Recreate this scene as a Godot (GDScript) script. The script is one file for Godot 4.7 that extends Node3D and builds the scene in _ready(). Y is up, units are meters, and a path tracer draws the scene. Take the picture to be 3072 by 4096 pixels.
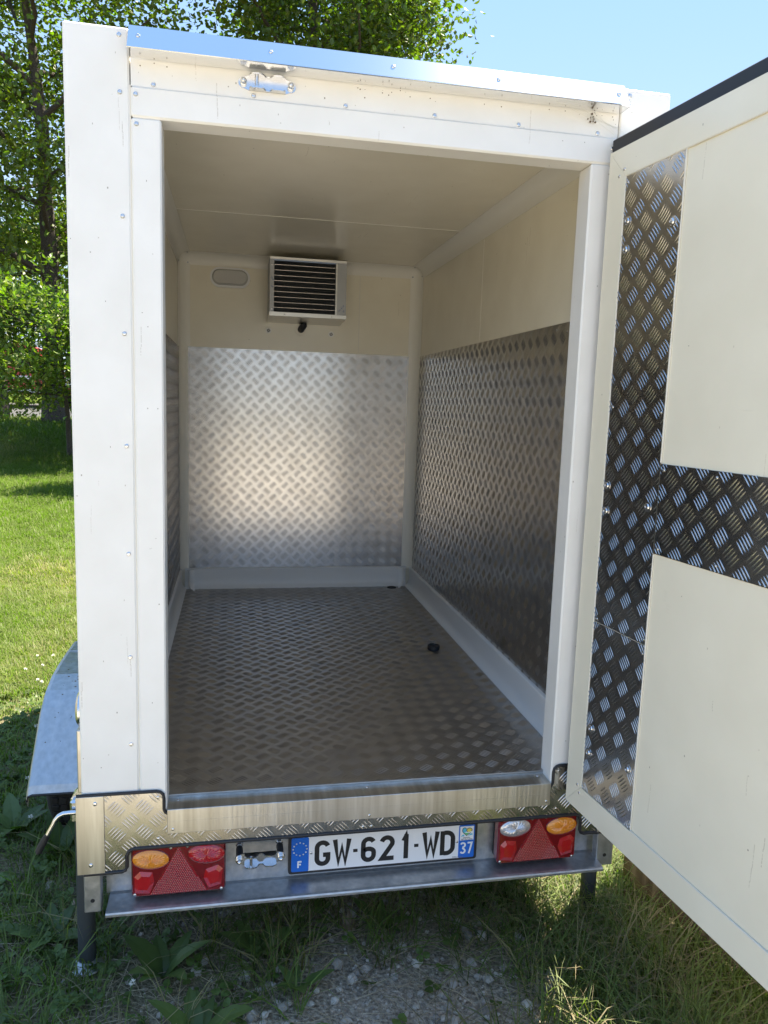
extends Node3D

# ------------------------------------------------------------------ mesh builder
class MB:
	var v := PackedVector3Array()
	var n := PackedVector3Array()
	var c := PackedColorArray()
	var colored := false
	var col := Color(1, 1, 1)
	func tri(a: Vector3, b: Vector3, d: Vector3) -> void:      # corners run counter-clockwise seen from outside
		var m := (b - a).cross(d - a).normalized()
		v.append(a); v.append(d); v.append(b)
		n.append(m); n.append(m); n.append(m)
		if colored:
			c.append(col); c.append(col); c.append(col)
	func trin(a: Vector3, b: Vector3, d: Vector3, na: Vector3, nb: Vector3, nd: Vector3) -> void:
		v.append(a); v.append(d); v.append(b)
		n.append(na); n.append(nd); n.append(nb)
		if colored:
			c.append(col); c.append(col); c.append(col)
	func quad(a: Vector3, b: Vector3, d: Vector3, e: Vector3) -> void:
		tri(a, b, d); tri(a, d, e)
	func quadn(a: Vector3, b: Vector3, d: Vector3, e: Vector3, na: Vector3, nb: Vector3, nd: Vector3, ne: Vector3) -> void:
		trin(a, b, d, na, nb, nd); trin(a, d, e, na, nd, ne)
	# box between two corners with chamfered edges
	func box(lo: Vector3, hi: Vector3, b := 0.0, t := Transform3D.IDENTITY) -> void:
		var s := hi - lo
		var ce := (lo + hi) * 0.5
		b = minf(b, minf(s.x, minf(s.y, s.z)) * 0.49)
		var h := s * 0.5
		if b <= 0.0:
			for ax in 3:
				for sg in [-1.0, 1.0]:
					var u := (ax + 1) % 3
					var w := (ax + 2) % 3
					var q: Array[Vector3] = []
					for k in [[-1.0, -1.0], [1.0, -1.0], [1.0, 1.0], [-1.0, 1.0]]:
						var p := Vector3.ZERO
						p[ax] = sg * h[ax]; p[u] = k[0] * h[u] * sg; p[w] = k[1] * h[w]
						q.append(t * (ce + p))
					quad(q[0], q[1], q[2], q[3])
			return
		var P := func(sx: float, sy: float, sz: float, ax: int) -> Vector3:
			var p := Vector3(sx * (h.x - b), sy * (h.y - b), sz * (h.z - b))
			p[ax] = [sx, sy, sz][ax] * h[ax]
			return t * (ce + p)
		for ax in 3:                                            # faces
			for sg in [-1.0, 1.0]:
				var u := (ax + 1) % 3
				var w := (ax + 2) % 3
				var q: Array[Vector3] = []
				for k in [[-1.0, -1.0], [1.0, -1.0], [1.0, 1.0], [-1.0, 1.0]]:
					var sn := [0.0, 0.0, 0.0]
					sn[ax] = sg; sn[u] = k[0] * sg; sn[w] = k[1]
					q.append(P.call(sn[0], sn[1], sn[2], ax))
				quad(q[0], q[1], q[2], q[3])
		for ax in 3:                                            # edges run along ax
			var u := (ax + 1) % 3
			var w := (ax + 2) % 3
			for su in [-1.0, 1.0]:
				for sw in [-1.0, 1.0]:
					var sa := [0.0, 0.0, 0.0]
					sa[u] = su; sa[w] = sw
					sa[ax] = -1.0
					var a: Vector3 = P.call(sa[0], sa[1], sa[2], u)
					var d: Vector3 = P.call(sa[0], sa[1], sa[2], w)
					sa[ax] = 1.0
					var a2: Vector3 = P.call(sa[0], sa[1], sa[2], u)
					var d2: Vector3 = P.call(sa[0], sa[1], sa[2], w)
					if su * sw > 0.0: quad(a, d, d2, a2)
					else: quad(a, a2, d2, d)
		for sx in [-1.0, 1.0]:                                  # corners
			for sy in [-1.0, 1.0]:
				for sz in [-1.0, 1.0]:
					var a: Vector3 = P.call(sx, sy, sz, 0)
					var d: Vector3 = P.call(sx, sy, sz, 1)
					var e: Vector3 = P.call(sx, sy, sz, 2)
					if sx * sy * sz > 0.0: tri(a, d, e)
					else: tri(a, e, d)
	# tube along a path with a radius for each point
	func tube(path: PackedVector3Array, radii: PackedFloat32Array, seg := 8, caps := true) -> void:
		var rings := []
		var nr := []
		var up := Vector3(0.13, 0.98, 0.21)
		for i in path.size():
			var d: Vector3 = (path[mini(i + 1, path.size() - 1)] - path[maxi(i - 1, 0)]).normalized()
			var s := d.cross(up)
			if s.length() < 0.2: s = d.cross(Vector3(1, 0.1, 0.05))
			s = s.normalized()
			var w := s.cross(d).normalized()
			var r := PackedVector3Array()
			var q := PackedVector3Array()
			for k in seg:
				var a := TAU * k / seg
				var o := s * cos(a) + w * sin(a)
				r.append(path[i] + o * radii[mini(i, radii.size() - 1)])
				q.append(o)
			rings.append(r); nr.append(q)
		for i in path.size() - 1:
			for k in seg:
				var j := (k + 1) % seg
				quadn(rings[i][j], rings[i][k], rings[i + 1][k], rings[i + 1][j], nr[i][j], nr[i][k], nr[i + 1][k], nr[i + 1][j])
		if caps:
			var e := path.size() - 1
			for k in range(1, seg - 1):
				tri(rings[0][0], rings[0][k], rings[0][k + 1])
				tri(rings[e][0], rings[e][k + 1], rings[e][k])
	# profile of (radius, height) turned round +Z of t
	func lathe(prof: PackedVector2Array, seg := 16, t := Transform3D.IDENTITY) -> void:
		for i in prof.size() - 1:
			var a := prof[i]
			var b := prof[i + 1]
			var m := Vector2(b.y - a.y, a.x - b.x).normalized()
			for k in seg:
				var p := TAU * k / seg
				var q := TAU * (k + 1) / seg
				var P := t * Vector3(a.x * cos(p), a.x * sin(p), a.y)
				var Q := t * Vector3(a.x * cos(q), a.x * sin(q), a.y)
				var R := t * Vector3(b.x * cos(q), b.x * sin(q), b.y)
				var S := t * Vector3(b.x * cos(p), b.x * sin(p), b.y)
				var n0 := t.basis * Vector3(m.x * cos(p), m.x * sin(p), m.y)
				var n1 := t.basis * Vector3(m.x * cos(q), m.x * sin(q), m.y)
				quadn(P, Q, R, S, n0, n1, n1, n0)
	# flat polygon (counter-clockwise in xy) pushed out from z0 to z1
	func prism(poly: PackedVector2Array, z0: float, z1: float, t := Transform3D.IDENTITY) -> void:
		var p := poly
		if Geometry2D.is_polygon_clockwise(p):
			p = p.duplicate(); p.reverse()
		var ix := Geometry2D.triangulate_polygon(p)
		for i in range(0, ix.size(), 3):
			var a := p[ix[i]]
			var b := p[ix[i + 1]]
			var d := p[ix[i + 2]]
			if (b - a).cross(d - a) < 0.0:
				var s := b
				b = d; d = s
			tri(t * Vector3(a.x, a.y, z1), t * Vector3(b.x, b.y, z1), t * Vector3(d.x, d.y, z1))
			tri(t * Vector3(a.x, a.y, z0), t * Vector3(d.x, d.y, z0), t * Vector3(b.x, b.y, z0))
		for i in p.size():
			var a := p[i]
			var b := p[(i + 1) % p.size()]
			quad(t * Vector3(a.x, a.y, z0), t * Vector3(b.x, b.y, z0), t * Vector3(b.x, b.y, z1), t * Vector3(a.x, a.y, z1))
	# open profile swept straight from A to B; profile points are offsets along U and V
	func sweep(prof: PackedVector2Array, A: Vector3, B: Vector3, U: Vector3, V: Vector3, smooth := true) -> void:
		var nn := []
		for i in prof.size():
			var d := prof[mini(i + 1, prof.size() - 1)] - prof[maxi(i - 1, 0)]
			nn.append((U * d.y - V * d.x).normalized())
		var flip := (B - A).dot(U.cross(V)) < 0.0
		for i in prof.size() - 1:
			var a := A + U * prof[i].x + V * prof[i].y
			var b := A + U * prof[i + 1].x + V * prof[i + 1].y
			var a2 := a + B - A
			var b2 := b + B - A
			if flip:
				if smooth: quadn(a, a2, b2, b, nn[i], nn[i], nn[i + 1], nn[i + 1])
				else: quad(a, a2, b2, b)
			else:
				if smooth: quadn(a, b, b2, a2, nn[i], nn[i + 1], nn[i + 1], nn[i])
				else: quad(a, b, b2, a2)
	func mesh() -> ArrayMesh:
		var a := []
		a.resize(Mesh.ARRAY_MAX)
		a[Mesh.ARRAY_VERTEX] = v
		a[Mesh.ARRAY_NORMAL] = n
		if colored: a[Mesh.ARRAY_COLOR] = c
		var m := ArrayMesh.new()
		m.add_surface_from_arrays(Mesh.PRIMITIVE_TRIANGLES, a)
		return m

# ------------------------------------------------------------------ helpers
var M := {}
var taken := {}
var rng := RandomNumberGenerator.new()

func numbered(called: String) -> String:
	if not taken.has(called):
		taken[called] = 0
		return called
	taken[called] += 1
	return "%s_%03d" % [called, taken[called]]

func part(called: String, mesh: Mesh, mat: Material, parent: Node3D, at := Transform3D.IDENTITY) -> MeshInstance3D:
	var o := MeshInstance3D.new()
	o.name = called if parent != self else numbered(called)
	o.mesh = mesh
	o.material_override = mat
	o.transform = at
	parent.add_child(o, true)
	return o

func tag(o: Node, label: String, category: String, group := "", kind := "") -> Node:
	if label: o.set_meta("label", label)
	if category: o.set_meta("category", category)
	if group: o.set_meta("group", group)
	if kind: o.set_meta("kind", kind)
	return o

func thing(called: String, label: String, category: String, at := Vector3.ZERO, group := "") -> Node3D:
	var o := Node3D.new()
	o.name = numbered(called)
	add_child(o)
	o.position = at
	tag(o, label, category, group)
	return o

func lin(r: float, g: float, b: float) -> Color:
	return Color(r, g, b).linear_to_srgb()

func mat(col: Color, rough := 0.5, metal := 0.0) -> StandardMaterial3D:
	var m := StandardMaterial3D.new()
	m.albedo_color = col
	m.roughness = rough
	m.metallic = metal
	return m

func tex(img: Image) -> ImageTexture:
	img.generate_mipmaps()
	return ImageTexture.create_from_image(img)

func noise(sd: int, freq: float, kind := FastNoiseLite.TYPE_SIMPLEX_SMOOTH, oct := 4) -> FastNoiseLite:
	var f := FastNoiseLite.new()
	f.seed = sd; f.frequency = freq; f.noise_type = kind
	f.fractal_octaves = oct
	return f

# a seamless noise picture between two colours
func noise_tex(sd: int, size: int, freq: float, a: Color, b: Color, gain := 1.0, kind := FastNoiseLite.TYPE_SIMPLEX_SMOOTH, fx := 1.0) -> ImageTexture:
	var f := noise(sd, freq, kind, 5)
	var src := f.get_seamless_image(size, maxi(8, int(size / fx)))
	if fx != 1.0: src.resize(size, size, Image.INTERPOLATE_CUBIC)
	var img := Image.create(size, size, false, Image.FORMAT_RGB8)
	for y in size:
		for x in size:
			var t := clampf((src.get_pixel(x, y).r - 0.5) * gain + 0.5, 0.0, 1.0)
			img.set_pixel(x, y, a.lerp(b, t))
	return tex(img)

# near-white paint with faint cloudiness, tiny specks and short scuffs
func scuffed(sd: int, specks: int, scuffs: int) -> ImageTexture:
	var f := noise(sd, 0.006, FastNoiseLite.TYPE_SIMPLEX_SMOOTH, 5)
	var src := f.get_seamless_image(1024, 1024)
	var img := Image.create(1024, 1024, false, Image.FORMAT_RGB8)
	for y in 1024:
		for x in 1024:
			var t := src.get_pixel(x, y).r
			img.set_pixel(x, y, Color(0.975, 0.972, 0.965).lerp(Color(1, 1, 1), clampf(t * 1.2, 0, 1)))
	var rg := RandomNumberGenerator.new()
	rg.seed = sd
	for i in specks:
		var x := rg.randi_range(2, 1020)
		var y := rg.randi_range(2, 1020)
		var c := Color(0.45, 0.42, 0.38).lerp(Color(0.85, 0.83, 0.8), rg.randf())
		img.fill_rect(Rect2i(x, y, rg.randi_range(1, 2), rg.randi_range(1, 3)), c)
	for i in scuffs:
		var x := rg.randi_range(10, 1000)
		var y := rg.randi_range(10, 900)
		var l := rg.randi_range(6, 70)
		var c := Color(0.80, 0.78, 0.75).lerp(Color(0.94, 0.93, 0.92), rg.randf())
		for k in l:
			if rg.randf() < 0.75: img.set_pixel(clampi(x + int(sin(k * 0.05 + i) * 2.0), 0, 1023), mini(y + k, 1023), c)
	return tex(img)

func bump_tex(sd: int, size: int, freq: float, strength := 2.0, kind := FastNoiseLite.TYPE_SIMPLEX_SMOOTH, fx := 1.0) -> ImageTexture:
	var f := noise(sd, freq, kind, 5)
	var img := f.get_seamless_image(size, maxi(8, int(size / fx)))
	if fx != 1.0: img.resize(size, size, Image.INTERPOLATE_CUBIC)
	img.convert(Image.FORMAT_RGBA8)
	img.bump_map_to_normal_map(strength)
	return tex(img)

func tri_world(m: StandardMaterial3D, scale: float) -> StandardMaterial3D:
	m.uv1_triplanar = true
	m.uv1_world_triplanar = true
	m.uv1_scale = Vector3.ONE * scale
	return m

func multi(called: String, mesh: Mesh, m: Material, xf: Array, cols: Array, parent: Node3D) -> MultiMeshInstance3D:
	var mm := MultiMesh.new()
	mm.transform_format = MultiMesh.TRANSFORM_3D
	mm.use_colors = true
	mm.mesh = mesh
	mm.instance_count = xf.size()
	for i in xf.size():
		mm.set_instance_transform(i, xf[i])
		mm.set_instance_color(i, cols[i])
	var o := MultiMeshInstance3D.new()
	o.name = called if parent != self else numbered(called)
	o.multimesh = mm
	o.material_override = m
	parent.add_child(o, true)
	o.set_meta("kind", "stuff")
	return o

func ground_y(x: float, z: float) -> float:
	var d := maxf(0.0, -z - 4.0)
	var y := -0.55 + 0.046 * minf(d, 34.0) * smoothstep(0.0, 5.0, d)
	return y

# ------------------------------------------------------------------ materials
func materials() -> void:
	var w := mat(lin(0.85, 0.83, 0.785), 0.34)
	w.albedo_texture = scuffed(11, 150, 40)
	w.normal_enabled = true
	w.normal_texture = bump_tex(12, 256, 0.015, 1.2); w.normal_scale = 0.02
	M.white = tri_world(w, 0.8)
	var cr := mat(lin(0.84, 0.785, 0.635), 0.24)
	cr.albedo_texture = scuffed(13, 50, 14)
	cr.normal_enabled = true
	cr.normal_texture = bump_tex(14, 256, 0.012, 1.2); cr.normal_scale = 0.06
	M.cream = tri_world(cr, 0.7)
	M.inner = M.cream
	M.cove = mat(lin(0.80, 0.77, 0.68), 0.4)
	M.pvc = mat(lin(0.80, 0.795, 0.775), 0.42)
	M.caulk = mat(lin(0.72, 0.68, 0.58), 0.6)
	var al := mat(lin(0.58, 0.565, 0.55), 0.25, 1.0)
	al.roughness_texture = noise_tex(21, 256, 0.03, Color(0.8, 0.8, 0.8), Color(1, 1, 1), 1.4)
	al.albedo_texture = noise_tex(22, 256, 0.015, Color(0.94, 0.935, 0.93), Color(1, 1, 1), 1.4)
	M.tread = tri_world(al, 2.2)
	var fl: StandardMaterial3D = al.duplicate()      # the same plate, worn matt underfoot
	fl.roughness = 0.4
	M.tread_worn = fl
	var br := mat(lin(0.72, 0.71, 0.68), 0.36, 1.0)
	br.albedo_texture = noise_tex(25, 512, 0.02, Color(0.86, 0.85, 0.83), Color(1, 1, 1), 1.3, FastNoiseLite.TYPE_SIMPLEX_SMOOTH, 16.0)
	br.normal_enabled = true
	br.normal_texture = bump_tex(26, 512, 0.05, 3.0, FastNoiseLite.TYPE_SIMPLEX_SMOOTH, 24.0); br.normal_scale = 0.15
	M.brushed = tri_world(br, 3.0)
	var ga := mat(lin(0.56, 0.565, 0.57), 0.46, 0.85)
	ga.albedo_texture = noise_tex(27, 512, 0.03, Color(0.84, 0.85, 0.86), Color(1, 1, 1), 1.2, FastNoiseLite.TYPE_CELLULAR)
	ga.roughness_texture = noise_tex(28, 512, 0.02, Color(0.7, 0.7, 0.7), Color(1, 1, 1), 1.8)
	M.galv = tri_world(ga, 3.0)
	M.bright_alu = mat(lin(0.78, 0.79, 0.81), 0.15, 1.0)
	M.zinc = mat(lin(0.66, 0.67, 0.69), 0.22, 1.0)
	M.sheet_metal = mat(lin(0.62, 0.61, 0.58), 0.35, 1.0)
	M.film_metal = mat(lin(0.36, 0.37, 0.38), 0.45, 0.7)
	M.copper = mat(lin(0.85, 0.76, 0.66), 0.25, 1.0)
	M.fin = mat(lin(0.03, 0.035, 0.04), 0.5, 0.2)
	M.rubber = mat(lin(0.016, 0.016, 0.018), 0.5)
	M.dark_steel = mat(lin(0.07, 0.075, 0.075), 0.5, 0.3)
	M.matt_black = mat(lin(0.012, 0.012, 0.013), 0.8)
	M.blue_film = mat(lin(0.02, 0.06, 0.2), 0.5)
	var red := mat(lin(0.28, 0.008, 0.014), 0.18); red.clearcoat_enabled = true; red.clearcoat = 1.0; red.clearcoat_roughness = 0.06
	M.red = red
	var red2 := mat(lin(0.17, 0.005, 0.009), 0.2); red2.clearcoat_enabled = true; red2.clearcoat = 1.0; red2.clearcoat_roughness = 0.05
	M.red_dark = red2
	var red3 := mat(lin(0.42, 0.01, 0.014), 0.12); red3.clearcoat_enabled = true; red3.clearcoat = 1.0; red3.clearcoat_roughness = 0.04
	M.red_bright = red3
	var am := mat(lin(0.75, 0.27, 0.02), 0.15); am.clearcoat_enabled = true; am.clearcoat = 1.0; am.clearcoat_roughness = 0.04
	M.amber = am
	var cl := mat(lin(0.62, 0.6, 0.6), 0.12, 0.6); cl.clearcoat_enabled = true; cl.clearcoat = 1.0
	M.clear = cl
	M.plate_white = mat(lin(0.80, 0.80, 0.80), 0.3)
	M.plate_blue = mat(lin(0.012, 0.13, 0.55), 0.3)
	M.ink = mat(lin(0.012, 0.012, 0.012), 0.45)
	M.grey_ink = mat(lin(0.2, 0.2, 0.21), 0.5)
	M.yellow = mat(lin(0.75, 0.62, 0.12), 0.4)
	M.sky_blue = mat(lin(0.10, 0.48, 0.68), 0.4)
	M.logo_green = mat(lin(0.12, 0.5, 0.18), 0.4)
	var ty := mat(lin(0.028, 0.026, 0.024), 0.85)
	ty.albedo_texture = noise_tex(31, 256, 0.02, Color(0.9, 0.85, 0.8), Color(1, 1, 1), 2.0)
	M.tyre = tri_world(ty, 4.0)
	var mud := mat(lin(0.14, 0.105, 0.07), 0.95)
	M.mud = mud
	var bark := mat(lin(0.5, 0.5, 0.5), 0.95)
	bark.albedo_texture = noise_tex(32, 512, 0.03, lin(0.03, 0.024, 0.018), lin(0.12, 0.1, 0.08), 2.2, FastNoiseLite.TYPE_SIMPLEX_SMOOTH, 0.25)
	bark.albedo_color = Color(1, 1, 1)
	bark.normal_enabled = true
	bark.normal_texture = bump_tex(33, 512, 0.03, 6.0); bark.normal_scale = 1.0
	M.bark = tri_world(bark, 1.2)
	var wood := mat(Color(1, 1, 1), 0.85)
	wood.albedo_texture = noise_tex(34, 512, 0.02, lin(0.13, 0.085, 0.045), lin(0.34, 0.25, 0.15), 1.8, FastNoiseLite.TYPE_SIMPLEX_SMOOTH, 12.0)
	M.wood = tri_world(wood, 2.5)
	var asp := mat(Color(1, 1, 1), 0.9)
	asp.albedo_texture = noise_tex(35, 512, 0.12, lin(0.05, 0.05, 0.052), lin(0.11, 0.11, 0.11), 2.0)
	M.asphalt = tri_world(asp, 0.8)
	var gr := mat(Color(1, 1, 1), 0.95)
	gr.vertex_color_use_as_albedo = true
	gr.albedo_texture = noise_tex(36, 1024, 0.05, Color(0.68, 0.66, 0.64), Color(1, 1, 1), 2.0)
	gr.normal_enabled = true
	gr.normal_texture = bump_tex(37, 1024, 0.06, 6.0); gr.normal_scale = 1.2
	M.ground = tri_world(gr, 1.1)
	var gv := mat(Color(1, 1, 1), 0.95)
	gv.albedo_texture = noise_tex(38, 1024, 0.09, lin(0.33, 0.30, 0.25), lin(0.64, 0.59, 0.515), 2.4)
	gv.normal_enabled = true
	gv.normal_texture = bump_tex(39, 1024, 0.09, 7.0); gv.normal_scale = 1.2
	M.gravel = tri_world(gv, 1.3)
	var st := mat(Color(1, 1, 1), 0.9)
	st.vertex_color_use_as_albedo = true
	M.stone = st
	var lf := mat(Color(1, 1, 1), 0.42)
	lf.vertex_color_use_as_albedo = true
	lf.cull_mode = BaseMaterial3D.CULL_DISABLED
	lf.backlight_enabled = true; lf.backlight = Color(0.85, 1.0, 0.35)
	M.leaf = lf
	var gs := mat(Color(1, 1, 1), 0.55)
	gs.vertex_color_use_as_albedo = true
	gs.cull_mode = BaseMaterial3D.CULL_DISABLED
	gs.backlight_enabled = true; gs.backlight = Color(0.8, 1.0, 0.3)
	M.grass = gs
	var dl := mat(Color(1, 1, 1), 0.8)
	dl.vertex_color_use_as_albedo = true
	dl.cull_mode = BaseMaterial3D.CULL_DISABLED
	M.dead = dl
	M.petal = mat(lin(0.72, 0.70, 0.62), 0.7)
	M.stem = mat(lin(0.07, 0.13, 0.03), 0.6)
	var vp := mat(lin(0.5, 0.012, 0.014), 0.25); vp.clearcoat_enabled = true; vp.clearcoat = 0.8
	M.van_red = vp
	M.glass_dark = mat(lin(0.02, 0.025, 0.03), 0.05)
	M.blue_scrap = mat(lin(0.10, 0.30, 0.38), 0.5)

# ------------------------------------------------------------------ tread plate
# sheet in the xy plane facing +z, cut to poly, with five-bar pads in rows of alternating lean
func tread_mesh(poly: PackedVector2Array, thick := 0.002, period := 0.0665, high := 0.0016, ox := 0.0, oy := 0.0, tilt := 0.0) -> ArrayMesh:
	var b := MB.new()
	b.prism(poly, -thick, 0.0)
	var lo := poly[0]
	var hi := poly[0]
	for p in poly:
		lo = Vector2(minf(lo.x, p.x), minf(lo.y, p.y)); hi = Vector2(maxf(hi.x, p.x), maxf(hi.y, p.y))
	var d := period * 0.5
	var half := 0.0195
	var wid := 0.0023
	var gap := 0.0083
	for j in range(int(floor((lo.y - oy) / d)) - 1, int(ceil((hi.y - oy) / d)) + 2):
		var odd := absi(j) % 2
		var ang := (PI / 4 + 0.03) if odd == 0 else (-PI / 4 - 0.03)
		var dir := Vector2.from_angle(ang)
		var side := -dir.orthogonal()
		for i in range(int(floor((lo.x - ox) / period)) - 1, int(ceil((hi.x - ox) / period)) + 2):
			var ce := Vector2(ox + i * period + (d if odd == 1 else 0.0), oy + j * d)
			for k in range(-2, 3):
				var hl := half * (1.0 - 0.05 * absf(k))
				var p := ce + side * (gap * k) + dir * (rng.randf_range(-0.0004, 0.0004))
				if p.x < lo.x - half or p.x > hi.x + half or p.y < lo.y - half or p.y > hi.y + half: continue
				var t0 := -1.0
				var t1 := 1.0
				var pa := p - dir * hl
				var pb := p + dir * hl
				var ina := Geometry2D.is_point_in_polygon(pa, poly)
				var inb := Geometry2D.is_point_in_polygon(pb, poly)
				if not ina or not inb:
					var first := 2.0
					var last := -2.0
					for s in 13:
						var t := -1.0 + s / 6.0
						if Geometry2D.is_point_in_polygon(p + dir * (hl * t), poly):
							first = minf(first, t); last = maxf(last, t)
					if first > 1.5 or last - first < 0.2: continue
					t0 = first; t1 = last
				_bar(b, p, dir, side, hl, wid, high, t0, t1)
	return b.mesh()

func _bar(b: MB, p: Vector2, dir: Vector2, side: Vector2, hl: float, wid: float, high: float, t0: float, t1: float) -> void:
	var L := PackedVector3Array()
	var T := PackedVector3Array()
	var R := PackedVector3Array()
	var z := Vector3(0, 0, 1)
	var sd := Vector3(side.x, side.y, 0)
	var dr := Vector3(dir.x, dir.y, 0)
	var nL := (sd * 0.8 + z * 0.6)
	var nR := (sd * -0.8 + z * 0.6)
	var ST := 4
	var nt := PackedVector3Array()
	for i in ST + 1:
		var t := lerpf(t0, t1, float(i) / ST)
		var f := 1.0 - t * t
		var w := wid * pow(maxf(f, 0.0), 0.75)
		var c := p + dir * (hl * t)
		var c3 := Vector3(c.x, c.y, 0)
		L.append(c3 + sd * w)
		R.append(c3 - sd * w)
		T.append(c3 + z * (high * pow(maxf(f, 0.0), 0.5)))
		nt.append((z + dr * t * 0.16).normalized())
	for i in ST:
		b.quadn(T[i], T[i + 1], L[i + 1], L[i], nt[i], nt[i + 1], nL, nL)
		b.quadn(R[i], R[i + 1], T[i + 1], T[i], nR, nR, nt[i + 1], nt[i])

func rect(x0: float, y0: float, x1: float, y1: float) -> PackedVector2Array:
	return PackedVector2Array([Vector2(x0, y0), Vector2(x1, y0), Vector2(x1, y1), Vector2(x0, y1)])

func rounded(x0: float, y0: float, x1: float, y1: float, r: float, seg := 5) -> PackedVector2Array:
	var o := PackedVector2Array()
	for q in [[x1 - r, y0 + r, -PI / 2], [x1 - r, y1 - r, 0.0], [x0 + r, y1 - r, PI / 2], [x0 + r, y0 + r, PI]]:
		for i in seg + 1:
			var a: float = q[2] + PI / 2 * i / seg
			o.append(Vector2(q[0] + r * cos(a), q[1] + r * sin(a)))
	return o

# ------------------------------------------------------------------ small hardware
var screw_mesh: ArrayMesh
var washer_mesh: ArrayMesh
var rivet_mesh: ArrayMesh

func make_hardware() -> void:
	var b := MB.new()
	b.lathe(PackedVector2Array([Vector2(0.0056, 0), Vector2(0.0053, 0.0014), Vector2(0.004, 0.0027), Vector2(0.0018, 0.0031), Vector2(0.0015, 0.0016), Vector2(0.0, 0.0016)]), 10)
	screw_mesh = b.mesh()
	b = MB.new()
	b.lathe(PackedVector2Array([Vector2(0.0125, 0), Vector2(0.0125, 0.0015), Vector2(0.0085, 0.002), Vector2(0.008, 0.003), Vector2(0.0065, 0.0048), Vector2(0.003, 0.0056), Vector2(0.0024, 0.0042), Vector2(0, 0.0042)]), 14)
	washer_mesh = b.mesh()
	b = MB.new()
	b.lathe(PackedVector2Array([Vector2(0.0042, 0), Vector2(0.0038, 0.0012), Vector2(0.002, 0.002), Vector2(0, 0.0022)]), 8)
	rivet_mesh = b.mesh()

func screws(parent: Node3D, pts: Array, z: float, mesh: Mesh = null, called := "screw") -> void:
	for p in pts:
		part(called, mesh if mesh else screw_mesh, M.zinc, parent, Transform3D(Basis(Vector3(0, 0, 1), p[0] * 37.0), Vector3(p[0], p[1], z)))

# a keeper: base plate, two wavy ears, a pin and two domed nuts; lies in xy, sticks out to +z
func keeper(parent: Node3D, called: String, at: Vector3, flip: float) -> MeshInstance3D:
	var b := MB.new()
	var pl := PackedVector2Array()
	for i in 9: pl.append(Vector2(0.054 + 0.012 * cos(-PI / 2 + PI * i / 8), 0.012 * sin(-PI / 2 + PI * i / 8)))
	pl.append(Vector2(0.042, 0.016)); pl.append(Vector2(-0.042, 0.016))
	for i in 9: pl.append(Vector2(-0.054 + 0.012 * cos(PI / 2 + PI * i / 8), 0.012 * sin(PI / 2 + PI * i / 8)))
	pl.append(Vector2(-0.042, -0.016)); pl.append(Vector2(0.042, -0.016))
	b.prism(pl, 0.0, 0.003)
	var o := part(called, b.mesh(), M.zinc, parent, Transform3D(Basis(), at))
	for s in [-1.0, 1.0]:
		var e := MB.new()
		var w := PackedVector2Array([Vector2(-0.041, 0.002)])
		for i in 13:
			var a := PI - PI * i / 12
			w.append(Vector2(-0.0235 + 0.0175 * cos(a), 0.012 + 0.013 * sin(a)))
		for i in range(1, 7):
			var a := PI + PI * i / 7
			w.append(Vector2(0.0015 + 0.0075 * cos(a), 0.012 + 0.005 * sin(a)))
		for i in 13:
			var a := PI - PI * i / 12
			w.append(Vector2(0.0255 + 0.0165 * cos(a), 0.012 + 0.010 * sin(a)))
		w.append(Vector2(0.042, 0.002))
		# ear polygon lies in x / depth, thickness along y
		e.prism(w, -0.0015, 0.0015, Transform3D(Basis(Vector3(1, 0, 0), Vector3(0, 0, 1), Vector3(0, -1, 0)), Vector3(0, s * 0.0145, 0)))
		part("ear", e.mesh(), M.zinc, o)
	var p := MB.new()
	p.tube(PackedVector3Array([Vector3(-0.024, -0.017, 0.017), Vector3(-0.024, 0.017, 0.017)]), PackedFloat32Array([0.0036]), 10)
	part("pin", p.mesh(), M.zinc, o)
	for s in [-1.0, 1.0]:
		var d := MB.new()
		d.lathe(PackedVector2Array([Vector2(0.0085, 0.003), Vector2(0.0085, 0.010), Vector2(0.0068, 0.011), Vector2(0.0068, 0.014), Vector2(0.005, 0.0185), Vector2(0.0025, 0.0205), Vector2(0, 0.021)]), 6 if s > 2.0 else 12)
		part("domed_nut", d.mesh(), M.zinc, o, Transform3D(Basis(), Vector3(s * 0.054, 0, 0)))
	return o

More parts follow.
